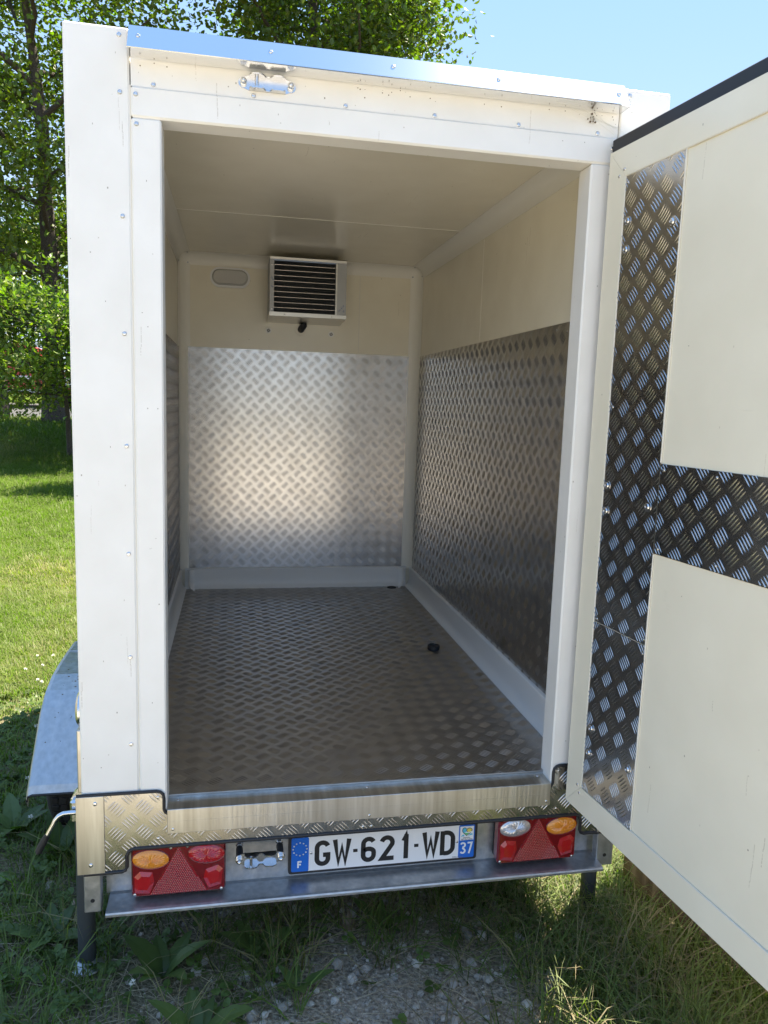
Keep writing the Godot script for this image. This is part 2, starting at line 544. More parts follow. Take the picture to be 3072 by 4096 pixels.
# stroke lettering: ribbons with mitred joints, lying in xy
func ribbon(b: MB, pts: PackedVector2Array, w: float, z0: float, z1: float, t := Transform3D.IDENTITY) -> void:
	var L := PackedVector2Array()
	var R := PackedVector2Array()
	for i in pts.size():
		var d0 := (pts[i] - pts[maxi(i - 1, 0)]).normalized()
		var d1 := (pts[mini(i + 1, pts.size() - 1)] - pts[i]).normalized()
		if i == 0: d0 = d1
		if i == pts.size() - 1: d1 = d0
		var m := (d0.orthogonal() + d1.orthogonal())
		m = m.normalized() if m.length() > 0.01 else d0.orthogonal()
		var k := 1.0 / maxf(0.45, m.dot(d0.orthogonal()))
		L.append(pts[i] - m * (w * 0.5 * k)); R.append(pts[i] + m * (w * 0.5 * k))
	for i in pts.size() - 1:
		var q := [L[i], L[i + 1], R[i + 1], R[i]]
		var area := 0.0
		for k in 4: area += (q[k] as Vector2).cross(q[(k + 1) % 4])
		if area < 0.0: q.reverse()
		b.quad(t * Vector3(q[0].x, q[0].y, z1), t * Vector3(q[1].x, q[1].y, z1), t * Vector3(q[2].x, q[2].y, z1), t * Vector3(q[3].x, q[3].y, z1))
		for k in 4:
			var a: Vector2 = q[k]
			var e: Vector2 = q[(k + 1) % 4]
			b.quad(t * Vector3(a.x, a.y, z0), t * Vector3(e.x, e.y, z0), t * Vector3(e.x, e.y, z1), t * Vector3(a.x, a.y, z1))

func arc(cx: float, cy: float, rx: float, ry: float, a0: float, a1: float, seg := 8) -> PackedVector2Array:
	var o := PackedVector2Array()
	for i in seg + 1:
		var a := deg_to_rad(lerpf(a0, a1, float(i) / seg))
		o.append(Vector2(cx + rx * cos(a), cy + ry * sin(a)))
	return o

# centre lines of a character in a box of width w and height h (already inset by half a stroke)
func glyph(ch: String, w: float, h: float) -> Array:
	var r := w * 0.5
	var o := []
	match ch:
		"G":
			var p := arc(r, h - r, r, r, 20, 180, 10)
			p.append_array(arc(r, r, r, r, 180, 360, 12))
			p.append(Vector2(w, h * 0.42)); p.append(Vector2(w * 0.55, h * 0.42))
			o.append(p)
		"W":
			o.append(PackedVector2Array([Vector2(-w * 0.08, h * 1.09), Vector2(w * 0.22, 0), Vector2(w * 0.5, h * 0.72), Vector2(w * 0.78, 0), Vector2(w * 1.08, h * 1.09)]))
		"D":
			o.append(PackedVector2Array([Vector2(0, -h * 0.085), Vector2(0, h * 1.085)]))
			var p := PackedVector2Array([Vector2(w * 0.17, h)])
			p.append_array(arc(w * 0.4, h - w * 0.6, w * 0.6, w * 0.6, 90, 0, 8))
			p.append_array(arc(w * 0.4, w * 0.6, w * 0.6, w * 0.6, 0, -90, 8))
			p.append(Vector2(w * 0.17, 0))
			o.append(p)
		"6":
			var p := arc(r, h - r, r, r, 25, 180, 10)
			p.append_array(arc(r, r, r, r, 180, 360, 12))
			p.append_array(arc(r, h * 0.5 - r * 0.6, r, r * 0.72, 0, 150, 8))
			o.append(p)
		"2":
			var p := arc(r, h - r, r, r, 165, -25, 12)
			p.append(Vector2(w * 0.06, 0)); p.append(Vector2(w * 1.15, 0))
			o.append(p)
		"1":
			o.append(PackedVector2Array([Vector2(w * 0.05, h * 0.78), Vector2(w * 0.52, h * 1.06), Vector2(w * 0.52, h * 0.9)]))
			o.append(PackedVector2Array([Vector2(w * 0.6, h * 1.08), Vector2(w * 0.6, -h * 0.08)]))
		"-":
			o.append(PackedVector2Array([Vector2(-w * 1.0, h * 0.5), Vector2(w * 2.0, h * 0.5)]))
		"3":
			var p := arc(r, h - r, r, r, 155, -70, 10)
			p.append(Vector2(w * 0.42, h * 0.53))
			o.append(p)
			p = PackedVector2Array([Vector2(w * 0.42, h * 0.5)])
			p.append_array(arc(r, r, r, r, 65, -155, 10))
			o.append(p)
		"7":
			o.append(PackedVector2Array([Vector2(-w * 0.05, h), Vector2(w, h), Vector2(w * 0.35, -h * 0.08)]))
		"F":
			o.append(PackedVector2Array([Vector2(0, -h * 0.08), Vector2(0, h * 1.1)]))
			o.append(PackedVector2Array([Vector2(w * 0.1, h), Vector2(w, h)]))
			o.append(PackedVector2Array([Vector2(w * 0.1, h * 0.5), Vector2(w * 0.85, h * 0.5)]))
	return o

func letter(parent: Node3D, ch: String, cx: float, y0: float, w: float, h: float, stroke: float, z: float, m: Material) -> void:
	var b := MB.new()
	var k := 0
	for pl in glyph(ch, w - stroke, h - stroke):
		ribbon(b, pl, stroke, z, z + 0.0009 + k * 0.0001, Transform3D(Basis(), Vector3(cx - w * 0.5 + stroke * 0.5, y0 + stroke * 0.5, 0)))
		k += 1
	part("character", b.mesh(), m, parent)

func text(parent: Node3D, called: String, s: String, size: float, at: Transform3D, m: Material) -> void:
	var f := SystemFont.new()
	f.font_names = PackedStringArray(["Droid Sans"])
	var t := TextMesh.new()
	t.text = s
	t.font = f
	t.font_size = 32
	t.pixel_size = size / 32.0
	t.depth = 0.0004
	part(called, t, m, parent, at)

# ------------------------------------------------------------------ the trailer
const XL := -0.208
const XR := 1.258
const YT := 1.852
const WL := -0.128      # inner faces
const WR := 1.176
const CEIL := 1.80
const BACK := -2.33

func trailer() -> void:
	var t := thing("refrigerated_trailer", "white refrigerated box trailer standing open on the grass with aluminium lined interior", "trailer")
	# ---- body shell
	var b := MB.new()
	b.box(Vector3(XL + 0.004, -0.02, BACK - 0.08), Vector3(WL, YT - 0.002, -0.05), 0.003)
	var wl := part("side_wall", b.mesh(), M.white, t)
	b = MB.new()
	b.box(Vector3(WR, -0.02, BACK - 0.08), Vector3(XR - 0.004, YT - 0.002, -0.05), 0.003)
	var wr := part("side_wall", b.mesh(), M.inner, t)
	b = MB.new()
	b.box(Vector3(WL, -0.02, BACK - 0.078), Vector3(WR, YT - 0.004, BACK), 0.0)
	var wb := part("front_wall", b.mesh(), M.inner, t)
	b = MB.new()
	b.box(Vector3(WL, CEIL, BACK), Vector3(WR, YT - 0.003, -0.051), 0.0)
	var ceil_ := part("ceiling", b.mesh(), M.inner, t)
	b = MB.new()
	b.box(Vector3(WL + 0.001, -0.07, BACK + 0.001), Vector3(WR - 0.001, 0.004, -0.052), 0.0)
	part("floor_slab", b.mesh(), M.galv, t)
	# joints of the inner panels
	b = MB.new()
	b.box(Vector3(WR - 0.0012, 1.30, -1.232), Vector3(WR + 0.001, 1.75, -1.228), 0.0)
	part("panel_joint", b.mesh(), M.caulk, wr)
	b = MB.new()
	b.box(Vector3(WL + 0.03, CEIL - 0.0014, -1.392), Vector3(WR - 0.03, CEIL + 0.001, -1.388), 0.0)
	part("panel_joint", b.mesh(), M.cove, ceil_)
	b = MB.new()
	b.box(Vector3(0.833, 1.30, BACK - 0.001), Vector3(0.837, 1.745, BACK + 0.0015), 0.0)
	part("panel_joint", b.mesh(), M.caulk, wb)
	# inner wall of the left side, cream like the rest
	b = MB.new()
	b.box(Vector3(WL, -0.0, BACK), Vector3(WL + 0.002, CEIL, -0.052), 0.0)
	part("lining", b.mesh(), M.inner, wl)
	# coves: quarter rounds where walls and ceiling meet
	var q := PackedVector2Array()
	var r := 0.055
	for i in 9:
		var a := PI / 2 * i / 8
		q.append(Vector2(r - r * sin(a), r - r * cos(a)))
	var cov := [
		["ceiling_cove", Vector3(WL + r, CEIL, BACK), Vector3(WR - r, CEIL, BACK), Vector3(0, 0, 1), Vector3(0, -1, 0)],
		["ceiling_cove", Vector3(WR, CEIL, -0.055), Vector3(WR, CEIL, BACK + r), Vector3(-1, 0, 0), Vector3(0, -1, 0)],
		["ceiling_cove", Vector3(WL + 0.002, CEIL, -0.055), Vector3(WL + 0.002, CEIL, BACK + r), Vector3(1, 0, 0), Vector3(0, -1, 0)],
		["corner_cove", Vector3(WR, 0.11, BACK), Vector3(WR, CEIL - r, BACK), Vector3(-1, 0, 0), Vector3(0, 0, 1)],
		["corner_cove", Vector3(WL + 0.002, 0.11, BACK), Vector3(WL + 0.002, CEIL - r, BACK), Vector3(1, 0, 0), Vector3(0, 0, 1)],
	]
	for k in cov:
		b = MB.new()
		var lip := PackedVector2Array([Vector2(r + 0.004, 0.0005), Vector2(r + 0.004, 0.0025)])
		for p in q: lip.append(p + Vector2(0.0022, 0.0022))
		lip.append(Vector2(0.0025, r + 0.004)); lip.append(Vector2(0.0005, r + 0.004))
		b.sweep(lip, k[1], k[2], k[3], k[4])
		part(k[0], b.mesh(), M.cove, t)
	# corner caps (an eighth of a sphere, seen from inside) with three screws
	for s in [0, 1]:
		b = MB.new()
		var R := r + 0.001
		var ox := (WL + 0.002) if s == 0 else WR
		var sx := 1.0 if s == 0 else -1.0
		var ce := Vector3(ox + sx * R, CEIL - R, BACK + R)
		var N := 6
		var P := func(i: int, j: int) -> Vector3:
			var u := PI / 2 * i / N
			var w := PI / 2 * j / N
			return Vector3(-sx * sin(u) * cos(w), sin(w), -cos(u) * cos(w))
		for i in N:
			for j in N:
				var a: Vector3 = P.call(i, j)
				var c: Vector3 = P.call(i + 1, j)
				var d: Vector3 = P.call(i + 1, j + 1)
				var e: Vector3 = P.call(i, j + 1)
				var k := R - 0.004
				if s == 0: b.quadn(ce + e * k, ce + d * k, ce + c * k, ce + a * k, -e, -d, -c, -a)
				else: b.quadn(ce + a * k, ce + c * k, ce + d * k, ce + e * k, -a, -c, -d, -e)
		var cap := part("corner_cap", b.mesh(), M.cove, t)
		for d in [Vector3(-sx * 0.15, 0.12, -0.97), Vector3(-sx * 0.97, 0.12, -0.15), Vector3(-sx * 0.15, 0.97, -0.15)]:
			part("screw", rivet_mesh, M.film_metal, cap, Transform3D(Basis(Quaternion(Vector3(0, 0, 1), -d.normalized())), ce + d.normalized() * (R - 0.005)))
	# ---- tread plate linings
	var sb := part("tread_sheet", tread_mesh(rect(-0.101, 0.118, 1.121, 1.32), 0.002, 0.0665, 0.0016, 0.01, 0.02), M.tread, t, Transform3D(Basis(), Vector3(0, 0, BACK + 0.003)))
	tag(sb, "aluminium tread plate sheet across the front wall", "")
	screws(sb, [[-0.09, 1.305], [0.12, 1.3], [0.33, 1.3], [0.52, 1.303], [0.72, 1.3], [0.92, 1.302], [1.11, 1.305], [-0.09, 0.9], [-0.092, 0.5], [1.112, 0.85], [1.11, 0.4]], 0.0, rivet_mesh)
	var sr := part("tread_sheet", tread_mesh(rect(0.06, 0.115, 2.262, 1.318), 0.002, 0.0665, 0.0016, 0.02, 0.01), M.tread, t, Transform3D(Basis(Vector3(0, 1, 0), -PI / 2), Vector3(WR - 0.003, 0, BACK - 0.001)))
	screws(sr, [[0.4, 1.3], [0.9, 1.3], [1.4, 1.3], [1.9, 1.302], [1.98, 1.29], [1.2, 0.72], [1.95, 0.8]], 0.0, rivet_mesh)
	part("tread_sheet", tread_mesh(rect(0.068, 0.115, 2.27, 1.318), 0.002, 0.0665, 0.0016, 0.03, 0.0), M.tread, t, Transform3D(Basis(Vector3(0, 1, 0), PI / 2), Vector3(WL + 0.005, 0, -0.06)))
	part("tread_floor", tread_mesh(rect(WL + 0.006, 0.052, WR - 0.004, -BACK - 0.004), 0.004, 0.0665, 0.0021, 0.02, 0.01), M.tread_worn, t, Transform3D(Basis(Vector3(1, 0, 0), -PI / 2), Vector3(0, 0.009, 0)))
	# ---- skirting: lip, hollow face, lip
	var sk := PackedVector2Array([Vector2(0.036, 0.0), Vector2(0.036, 0.004), Vector2(0.030, 0.009), Vector2(0.022, 0.016), Vector2(0.0165, 0.026), Vector2(0.0135, 0.04), Vector2(0.0125, 0.06), Vector2(0.013, 0.084), Vector2(0.0145, 0.094), Vector2(0.015, 0.106), Vector2(0.0145, 0.112), Vector2(0.006, 0.1125), Vector2(0.0, 0.1125)])
	b = MB.new()
	b.sweep(sk, Vector3(WR, 0.0095, -0.075), Vector3(WR, 0.0095, BACK + 0.03), Vector3(-1, 0, 0), Vector3(0, 1, 0))
	part("skirting", b.mesh(), M.pvc, t)
	b = MB.new()
	b.sweep(sk, Vector3(WL + 0.002, 0.0095, -0.075), Vector3(WL + 0.002, 0.0095, BACK + 0.03), Vector3(1, 0, 0), Vector3(0, 1, 0))
	part("skirting", b.mesh(), M.pvc, t)
	b = MB.new()
	b.sweep(sk, Vector3(WL + 0.03, 0.0095, BACK + 0.001), Vector3(WR - 0.03, 0.0095, BACK + 0.001), Vector3(0, 0, 1), Vector3(0, 1, 0))
	part("skirting", b.mesh(), M.pvc, t)
	for s in [0, 1]:
		b = MB.new()
		var sk2 := PackedVector2Array()
		for p in sk: sk2.append(Vector2(p.x + 0.04, p.y + (0.0 if p.y < 0.05 else 0.002)))
		var ox := (WL + 0.002) if s == 0 else WR
		var sx := 1.0 if s == 0 else -1.0
		# rounded inner corner block
		var seg := 6
		for i in seg:
			var a0 := PI / 2 * i / seg
			var a1 := PI / 2 * (i + 1) / seg
			for k in sk2.size() - 1:
				var f := func(a: float, p: Vector2) -> Vector3:
					var off := 0.085 - p.x
					return Vector3(ox + sx * (0.085 - off * sin(a)), 0.0098 + p.y, BACK + 0.085 - off * cos(a))
				var A: Vector3 = f.call(a0, sk2[k])
				var B: Vector3 = f.call(a1, sk2[k])
				var C: Vector3 = f.call(a1, sk2[k + 1])
				var D: Vector3 = f.call(a0, sk2[k + 1])
				b.quad(A, B, C, D)
		part("skirting_corner", b.mesh(), M.pvc, t)
	# ---- evaporator
	evaporator(t)
	# ---- lamp on the front wall
	b = MB.new()
	b.prism(rounded(0.036, 1.634, 0.242, 1.736, 0.0505, 8), BACK, BACK + 0.018)
	var lamp := part("interior_lamp", b.mesh(), M.pvc, t)
	b = MB.new()
	var st := rounded(0.046, 1.644, 0.232, 1.726, 0.0405, 8)
	var st2 := rounded(0.054, 1.653, 0.224, 1.717, 0.0315, 8)
	for i in st.size():
		var j := (i + 1) % st.size()
		b.quad(Vector3(st[i].x, st[i].y, BACK + 0.018), Vector3(st[j].x, st[j].y, BACK + 0.018), Vector3(st2[j].x, st2[j].y, BACK + 0.034), Vector3(st2[i].x, st2[i].y, BACK + 0.034))
	b.prism(st2, BACK + 0.03, BACK + 0.0341)
	part("diffuser", b.mesh(), mat(lin(0.5, 0.49, 0.46), 0.25), lamp)
	# bolts and drain pipe under the evaporator
	for p in [[0.343, 1.424], [0.682, 1.42]]:
		b = MB.new()
		b.lathe(PackedVector2Array([Vector2(0.0155, 0), Vector2(0.0155, 0.002), Vector2(0.0095, 0.002)]), 16)
		var wsh := part("wall_bolt", b.mesh(), M.white, t, Transform3D(Basis(), Vector3(p[0], p[1], BACK)))
		b = MB.new()
		b.lathe(PackedVector2Array([Vector2(0.0092, 0.001), Vector2(0.009, 0.006), Vector2(0.0, 0.006)]), 6)
		var hd := part("bolt_head", b.mesh(), M.matt_black, wsh)
		b = MB.new()
		for a in [0.6, 0.6 + PI / 2]:
			b.box(Vector3(-0.008, -0.0013, 0.006), Vector3(0.008, 0.0013, 0.0064 + a * 0.0001), 0.0, Transform3D(Basis(Vector3(0, 0, 1), a), Vector3.ZERO))
		part("bolt_cross", b.mesh(), M.white, hd)
	b = MB.new()
	b.lathe(PackedVector2Array([Vector2(0.033, 0), Vector2(0.032, 0.0015), Vector2(0.0, 0.0015)]), 20)
	var ros := part("pipe_rosette", b.mesh(), M.inner, t, Transform3D(Basis(), Vector3(0.517, 1.437, BACK)))
	b = MB.new()
	b.tube(PackedVector3Array([Vector3(0, 0, -0.002), Vector3(0, 0.002, 0.02), Vector3(0.012, 0.02, 0.04), Vector3(0.02, 0.06, 0.05)]), PackedFloat32Array([0.0185]), 12)
	part("drain_pipe", b.mesh(), M.rubber, ros)
	# drain in the floor
	b = MB.new()
	b.lathe(PackedVector2Array([Vector2(0.026, 0), Vector2(0.026, 0.004), Vector2(0.019, 0.0045), Vector2(0.017, 0.001), Vector2(0.0, 0.0008)]), 16)
	part("floor_drain", b.mesh(), M.rubber, t, Transform3D(Basis(Vector3(1, 0, 0), -PI / 2), Vector3(1.055, 0.0095, -2.262)))
	rear_frame(t)
	valance(t)
	lights_and_plate(t)
	running_gear(t)
	door(t)

func evaporator(t: Node3D) -> void:
	var z1 := -2.07
	var x0 := 0.336
	var x1 := 0.725
	var y0 := 1.474
	var y1 := 1.764
	var b := MB.new()
	b.box(Vector3(x0 + 0.02, y0 + 0.022, BACK + 0.005), Vector3(x1 - 0.05, y1 - 0.008, z1 - 0.035), 0.0)
	var ev := part("evaporator", b.mesh(), M.fin, t)
	tag(ev, "evaporator with black fins in a folded metal case", "")
	b = MB.new()
	b.box(Vector3(x0, y1 - 0.002, BACK), Vector3(x1, y1, z1), 0.0)
	b.box(Vector3(x0, y1 - 0.012, z1 - 0.0015), Vector3(x1 - 0.002, y1 - 0.002, z1 + 0.0015), 0.0)
	b.quad(Vector3(x0, y1 - 0.012, z1), Vector3(x0 + 0.018, y1 - 0.018, z1 - 0.004), Vector3(x1 - 0.02, y1 - 0.018, z1 - 0.004), Vector3(x1 - 0.002, y1 - 0.012, z1))
	part("top_cover", b.mesh(), M.sheet_metal, ev)
	b = MB.new()
	b.box(Vector3(x0, y0 + 0.022, BACK), Vector3(x0 + 0.0015, y1 - 0.003, z1), 0.0)
	b.box(Vector3(x0 + 0.0016, y0 + 0.022, z1 - 0.002), Vector3(x0 + 0.021, y1 - 0.0125, z1 - 0.0005), 0.0)
	var sl := part("side_panel", b.mesh(), M.film_metal, ev)
	screws(sl, [[x0 + 0.011, y1 - 0.04], [x0 + 0.011, y0 + 0.036]], z1 - 0.0005, rivet_mesh)
	b = MB.new()
	b.box(Vector3(x1 - 0.003, y0 + 0.022, BACK), Vector3(x1 - 0.0015, y1 - 0.003, z1), 0.0)
	b.box(Vector3(x1 - 0.048, y0 + 0.022, z1 - 0.002), Vector3(x1 - 0.0032, y1 - 0.0125, z1 - 0.0005), 0.0)
	var sp := part("side_panel", b.mesh(), M.film_metal, ev)
	b = MB.new()
	b.box(Vector3(x1 - 0.056, y0 + 0.022, z1 - 0.03), Vector3(x1 - 0.049, y1 - 0.013, z1 + 0.0005), 0.0)
	part("edge_strip", b.mesh(), M.sheet_metal, sp)
	text(sl, "film_print", "The", 0.012, Transform3D(Basis(Vector3(0, 0, 1), -0.75), Vector3(x0 + 0.012, y1 - 0.107, z1)), M.blue_film)
	text(sl, "film_print", "LA", 0.012, Transform3D(Basis(Vector3(0, 0, 1), -0.75), Vector3(x0 + 0.012, y1 - 0.145, z1)), M.blue_film)
	text(sp, "film_print", "oer & LA", 0.011, Transform3D(Basis(Vector3(0, 0, 1), 0.85), Vector3(x1 - 0.026, y0 + 0.055, z1)), M.blue_film)
	text(sp, "film_print", "ye", 0.011, Transform3D(Basis(Vector3(0, 0, 1), 0.85), Vector3(x1 - 0.014, y0 + 0.042, z1)), M.blue_film)
	# drip tray, deeper at the back
	b = MB.new()
	b.box(Vector3(x0 - 0.002, y0 + 0.002, z1 - 0.0008), Vector3(x1 + 0.001, y0 + 0.021, z1 + 0.0016), 0.0)
	b.quad(Vector3(x0 - 0.002, y0 + 0.002, z1 + 0.0005), Vector3(x0 - 0.002, y0 - 0.008, BACK + 0.003), Vector3(x1 + 0.001, y0 - 0.008, BACK + 0.003), Vector3(x1 + 0.001, y0 + 0.002, z1 + 0.0005))
	b.quad(Vector3(x0 - 0.002, y0 + 0.002, z1), Vector3(x0 - 0.002, y0 + 0.021, z1), Vector3(x0 - 0.002, y0 + 0.021, BACK + 0.003), Vector3(x0 - 0.002, y0 - 0.008, BACK + 0.003))
	b.quad(Vector3(x1 + 0.001, y0 + 0.002, z1), Vector3(x1 + 0.001, y0 - 0.008, BACK + 0.003), Vector3(x1 + 0.001, y0 + 0.021, BACK + 0.003), Vector3(x1 + 0.001, y0 + 0.021, z1))
	var tr := part("drip_tray", b.mesh(), M.sheet_metal, ev)
	screws(tr, [[x0 + 0.075, y0 + 0.0105], [x1 - 0.075, y0 + 0.0105]], z1 + 0.0016, rivet_mesh)
	# fins
	b = MB.new()
	var nf := 62
	var fx0 := x0 + 0.022
	var fx1 := x1 - 0.057
	for i in nf:
		var x := lerpf(fx0, fx1, (i + 0.5) / nf)
		b.box(Vector3(x - 0.0009, y0 + 0.022, z1 - 0.034), Vector3(x + 0.0009, y1 - 0.019, z1 - 0.005), 0.0)
	var fins := part("fins", b.mesh(), M.fin, ev)
	fins.set_meta("kind", "stuff")
	for i in 9:
		b = MB.new()
		var y := y1 - 0.036 - i * 0.0262
		b.tube(PackedVector3Array([Vector3(fx0, y, z1 - 0.012), Vector3(fx1, y, z1 - 0.012)]), PackedFloat32Array([0.0027]), 10)
		part("coil_tube", b.mesh(), M.copper, ev)

func rear_frame(t: Node3D) -> void:
	var b := MB.new()
	b.box(Vector3(XL, 0.0, -0.05), Vector3(-0.0685, 1.857, 0.0), 0.004)
	var cp := part("corner_panel", b.mesh(), M.white, t)
	tag(cp, "wide white corner panel with a row of screws", "")
	screws(cp, [[-0.089, 1.84], [-0.089, 1.721], [-0.087, 1.455], [-0.087, 1.192], [-0.086, 0.93], [-0.085, 0.668], [-0.085, 0.407], [-0.086, 0.179]], 0.0)
	b = MB.new()
	b.box(Vector3(1.1225, 0.0, -0.05), Vector3(XR, 1.857, 0.0), 0.003)
	var cr := part("corner_panel", b.mesh(), M.white, t)
	screws(cr, [[1.144, 1.841], [1.144, 1.72], [1.142, 1.4], [1.142, 1.1]], 0.0)
	# door frame
	b = MB.new()
	b.box(Vector3(-0.066, -0.01, -0.072), Vector3(0.0, 1.671, 0.0005), 0.004)
	var jl := part("door_jamb", b.mesh(), M.white, t)
	screws(jl, [[-0.054, 1.657]], 0.0005)
	b = MB.new()
	b.box(Vector3(-0.0685, 0.05, -0.05), Vector3(-0.066, 1.74, -0.004), 0.0)
	part("joint_filler", b.mesh(), M.caulk, jl)
	b = MB.new()
	b.box(Vector3(1.0525, -0.01, -0.072), Vector3(1.1205, 1.671, 0.0005), 0.004)
	part("door_jamb", b.mesh(), M.white, t)
	b = MB.new()
	b.box(Vector3(-0.066, 1.6715, -0.072), Vector3(1.1205, 1.738, 0.001), 0.0045)
	var hl := part("header", b.mesh(), M.white, t)
	screws(hl, [[-0.055, 1.72], [1.107, 1.711]], 0.001)
	b = MB.new()
	b.box(Vector3(-0.066, 1.7385, -0.072), Vector3(1.1205, 1.80, -0.0045), 0.0)
	var hu := part("header", b.mesh(), M.white, t)
	screws(hu, [[-0.017, 1.7455], [0.206, 1.745], [0.421, 1.745], [0.639, 1.745], [0.854, 1.745], [1.065, 1.745]], -0.0045)
	# dirt left in the corner under the gutter: little crumbs and a moth cocoon
	var rg := RandomNumberGenerator.new()
	rg.seed = 77
	b = MB.new()
	for i in 34:
		var p := Vector3(rg.randf_range(-0.06, 1.115), 1.793 - absf(rg.randfn(0.0, 0.012)), -0.0045)
		if i % 3 == 0: p.x = 1.05 + rg.randfn(0.0, 0.02)
		if i % 5 == 0: p.x = [-0.058, 0.02, 0.44][i % 3] + rg.randfn(0.0, 0.01)
		if p.x > 1.118 or p.x < -0.064: continue
		var s := rg.randf_range(0.0005, 0.0013)
		b.box(p - Vector3(s, s, s), p + Vector3(s, s, s), s * 0.4, Transform3D(Basis(), Vector3.ZERO))
	var dirt := part("dirt_crumbs", b.mesh(), M.mud, hu)
	dirt.set_meta("kind", "stuff")
	b = MB.new()
	for i in 8:
		var p := Vector3(1.045 + rg.randfn(0, 0.007), 1.776 + rg.randfn(0, 0.006), 0.0)
		var s := rg.randf_range(0.0014, 0.0028)
		b.box(p - Vector3(s, s, s), p + Vector3(s, s, s), s * 0.6)
	part("insect_nest", b.mesh(), M.mud, hu)
	# cobweb strands from the gutter to the door
	b = MB.new()
	for i in 7:
		var a := Vector3(0.93 + i * 0.018, 1.797, 0.03 - i * 0.002)
		var e := Vector3(1.115 + rg.randf_range(-0.01, 0.02), 1.748 + rg.randf_range(-0.01, 0.02), 0.006)
		b.tube(PackedVector3Array([a, a.lerp(e, 0.5) + Vector3(0, -0.004, 0), e]), PackedFloat32Array([0.0003]), 4, false)
	part("cobweb", b.mesh(), M.petal, hu)
	# gutter: sloping face and flat underside
	b = MB.new()
	var prof := PackedVector2Array([Vector2(-0.03, 1.8585), Vector2(0.011, 1.8585), Vector2(0.014, 1.857), Vector2(0.052, 1.7995), Vector2(0.0535, 1.797), Vector2(0.052, 1.7955), Vector2(0.0, 1.7955)])
	b.sweep(prof, Vector3(-0.0665, 0, 0), Vector3(1.1215, 0, 0), Vector3(0, 0, 1), Vector3(0, 1, 0), false)
	b.prism(PackedVector2Array([Vector2(0.011, 1.8585), Vector2(0.014, 1.857), Vector2(0.052, 1.7995), Vector2(0.0535, 1.797), Vector2(0.052, 1.7955), Vector2(0.0, 1.7955)]), -0.001, 0.0, Transform3D(Basis(Vector3(0, 0, 1), Vector3(0, 1, 0), Vector3(1, 0, 0)), Vector3(1.1215, 0, 0)))
	var gut := part("gutter_rail", b.mesh(), M.bright_alu, t)
	for x in [-0.045, 0.243, 0.526, 0.785, 1.098]:
		part("screw", screw_mesh, M.zinc, gut, Transform3D(Basis(Vector3(1, 0, 0), -0.58), Vector3(x, 1.829, 0.0325)))
	keeper(t, "door_keeper", Vector3(0.237, 1.771, -0.0045), 1.0)
	# sill
	b = MB.new()
	b.box(Vector3(0.001, -0.066, 0.0065), Vector3(1.0515, 0.0, 0.0095), 0.001)
	b.box(Vector3(0.001, -0.004, -0.056), Vector3(1.0515, -0.0003, 0.0064), 0.0)
	b.box(Vector3(0.001, -0.0335, 0.0095), Vector3(1.0515, -0.0325, 0.0099), 0.0)
	var sill := part("sill", b.mesh(), M.brushed, t)
	tag(sill, "bare aluminium sill along the doorway", "")
	screws(sill, [[0.015, -0.054], [0.53, -0.056], [1.04, -0.053]], 0.0095, rivet_mesh)
	for p in [0.025, 0.53, 1.03]:
		part("screw", rivet_mesh, M.zinc, sill, Transform3D(Basis(Vector3(1, 0, 0), -PI / 2), Vector3(p, -0.0003, -0.04)))

func trim_path(mirror: bool, pts: Array) -> PackedVector3Array:
	var o := PackedVector3Array()
	for p in pts:
		o.append(Vector3((1.0515 - p[0]) if mirror else p[0], p[1], 0.0045))
	return o

func valance(t: Node3D) -> void:
	for s in [false, true]:
		var pl := PackedVector2Array()
		for p in [[-0.219, 0.047], [-0.019, 0.047], [-0.011, 0.039], [-0.009, -0.004], [0.0, -0.012], [0.0, -0.03], [0.5245, -0.03], [0.5245, -0.099], [-0.085, -0.099], [-0.097, -0.105], [-0.103, -0.117], [-0.103, -0.155], [-0.109, -0.161], [-0.219, -0.161]]:
			pl.append(Vector2((1.0515 - p[0]) if s else p[0], p[1]))
		if s: pl.reverse()
		var v := part("valance", tread_mesh(pl, 0.0025, 0.068, 0.0016, 0.012, 0.008), M.tread, t, Transform3D(Basis(), Vector3(0, 0, 0.0042)))
		tag(v, "tread plate skirt below the doorway", "")
		var up := [[-0.219, 0.0505], [-0.025, 0.0505], [-0.016, 0.048], [-0.009, 0.041], [-0.007, 0.03], [-0.007, 0.0], [-0.004, -0.008], [0.004, -0.013]]
		var dn := [[-0.205, -0.164], [-0.112, -0.1635], [-0.104, -0.160], [-0.1, -0.152], [-0.1, -0.12], [-0.095, -0.109], [-0.083, -0.1025], [0.526, -0.1025]]
		var b := MB.new()
		b.tube(trim_path(s, up), PackedFloat32Array([0.0042]), 8)
		part("edge_trim", b.mesh(), M.rubber, v, Transform3D(Basis(), Vector3(0, 0, -0.0042)))
		b = MB.new()
		b.tube(trim_path(s, dn), PackedFloat32Array([0.0048]), 8)
		part("edge_trim", b.mesh(), M.rubber, v, Transform3D(Basis(), Vector3(0, 0, -0.0042)))
		var mx := 1.0515
		screws(v, [[(mx - -0.022) if s else -0.022, 0.034], [(mx - 0.514) if s else 0.514, -0.091], [(mx - -0.022) if s else -0.022, -0.08]], 0.0, rivet_mesh)
		# brushed corner plate
		b = MB.new()
		var x0 := -0.2205
		var x1 := -0.153
		if s:
			x0 = 1.0515 + 0.153; x1 = 1.0515 + 0.2205
		b.box(Vector3(x0, -0.162, 0.006), Vector3(x1, 0.048, 0.0085), 0.0006)
		var k := part("corner_plate", b.mesh(), M.brushed, t)
		for p in [[-0.174, 0.029], [-0.187, -0.137]]:
			part("rivet", screw_mesh, M.zinc, k, Transform3D(Basis(), Vector3((mx - p[0]) if s else p[0], p[1], 0.0085)))

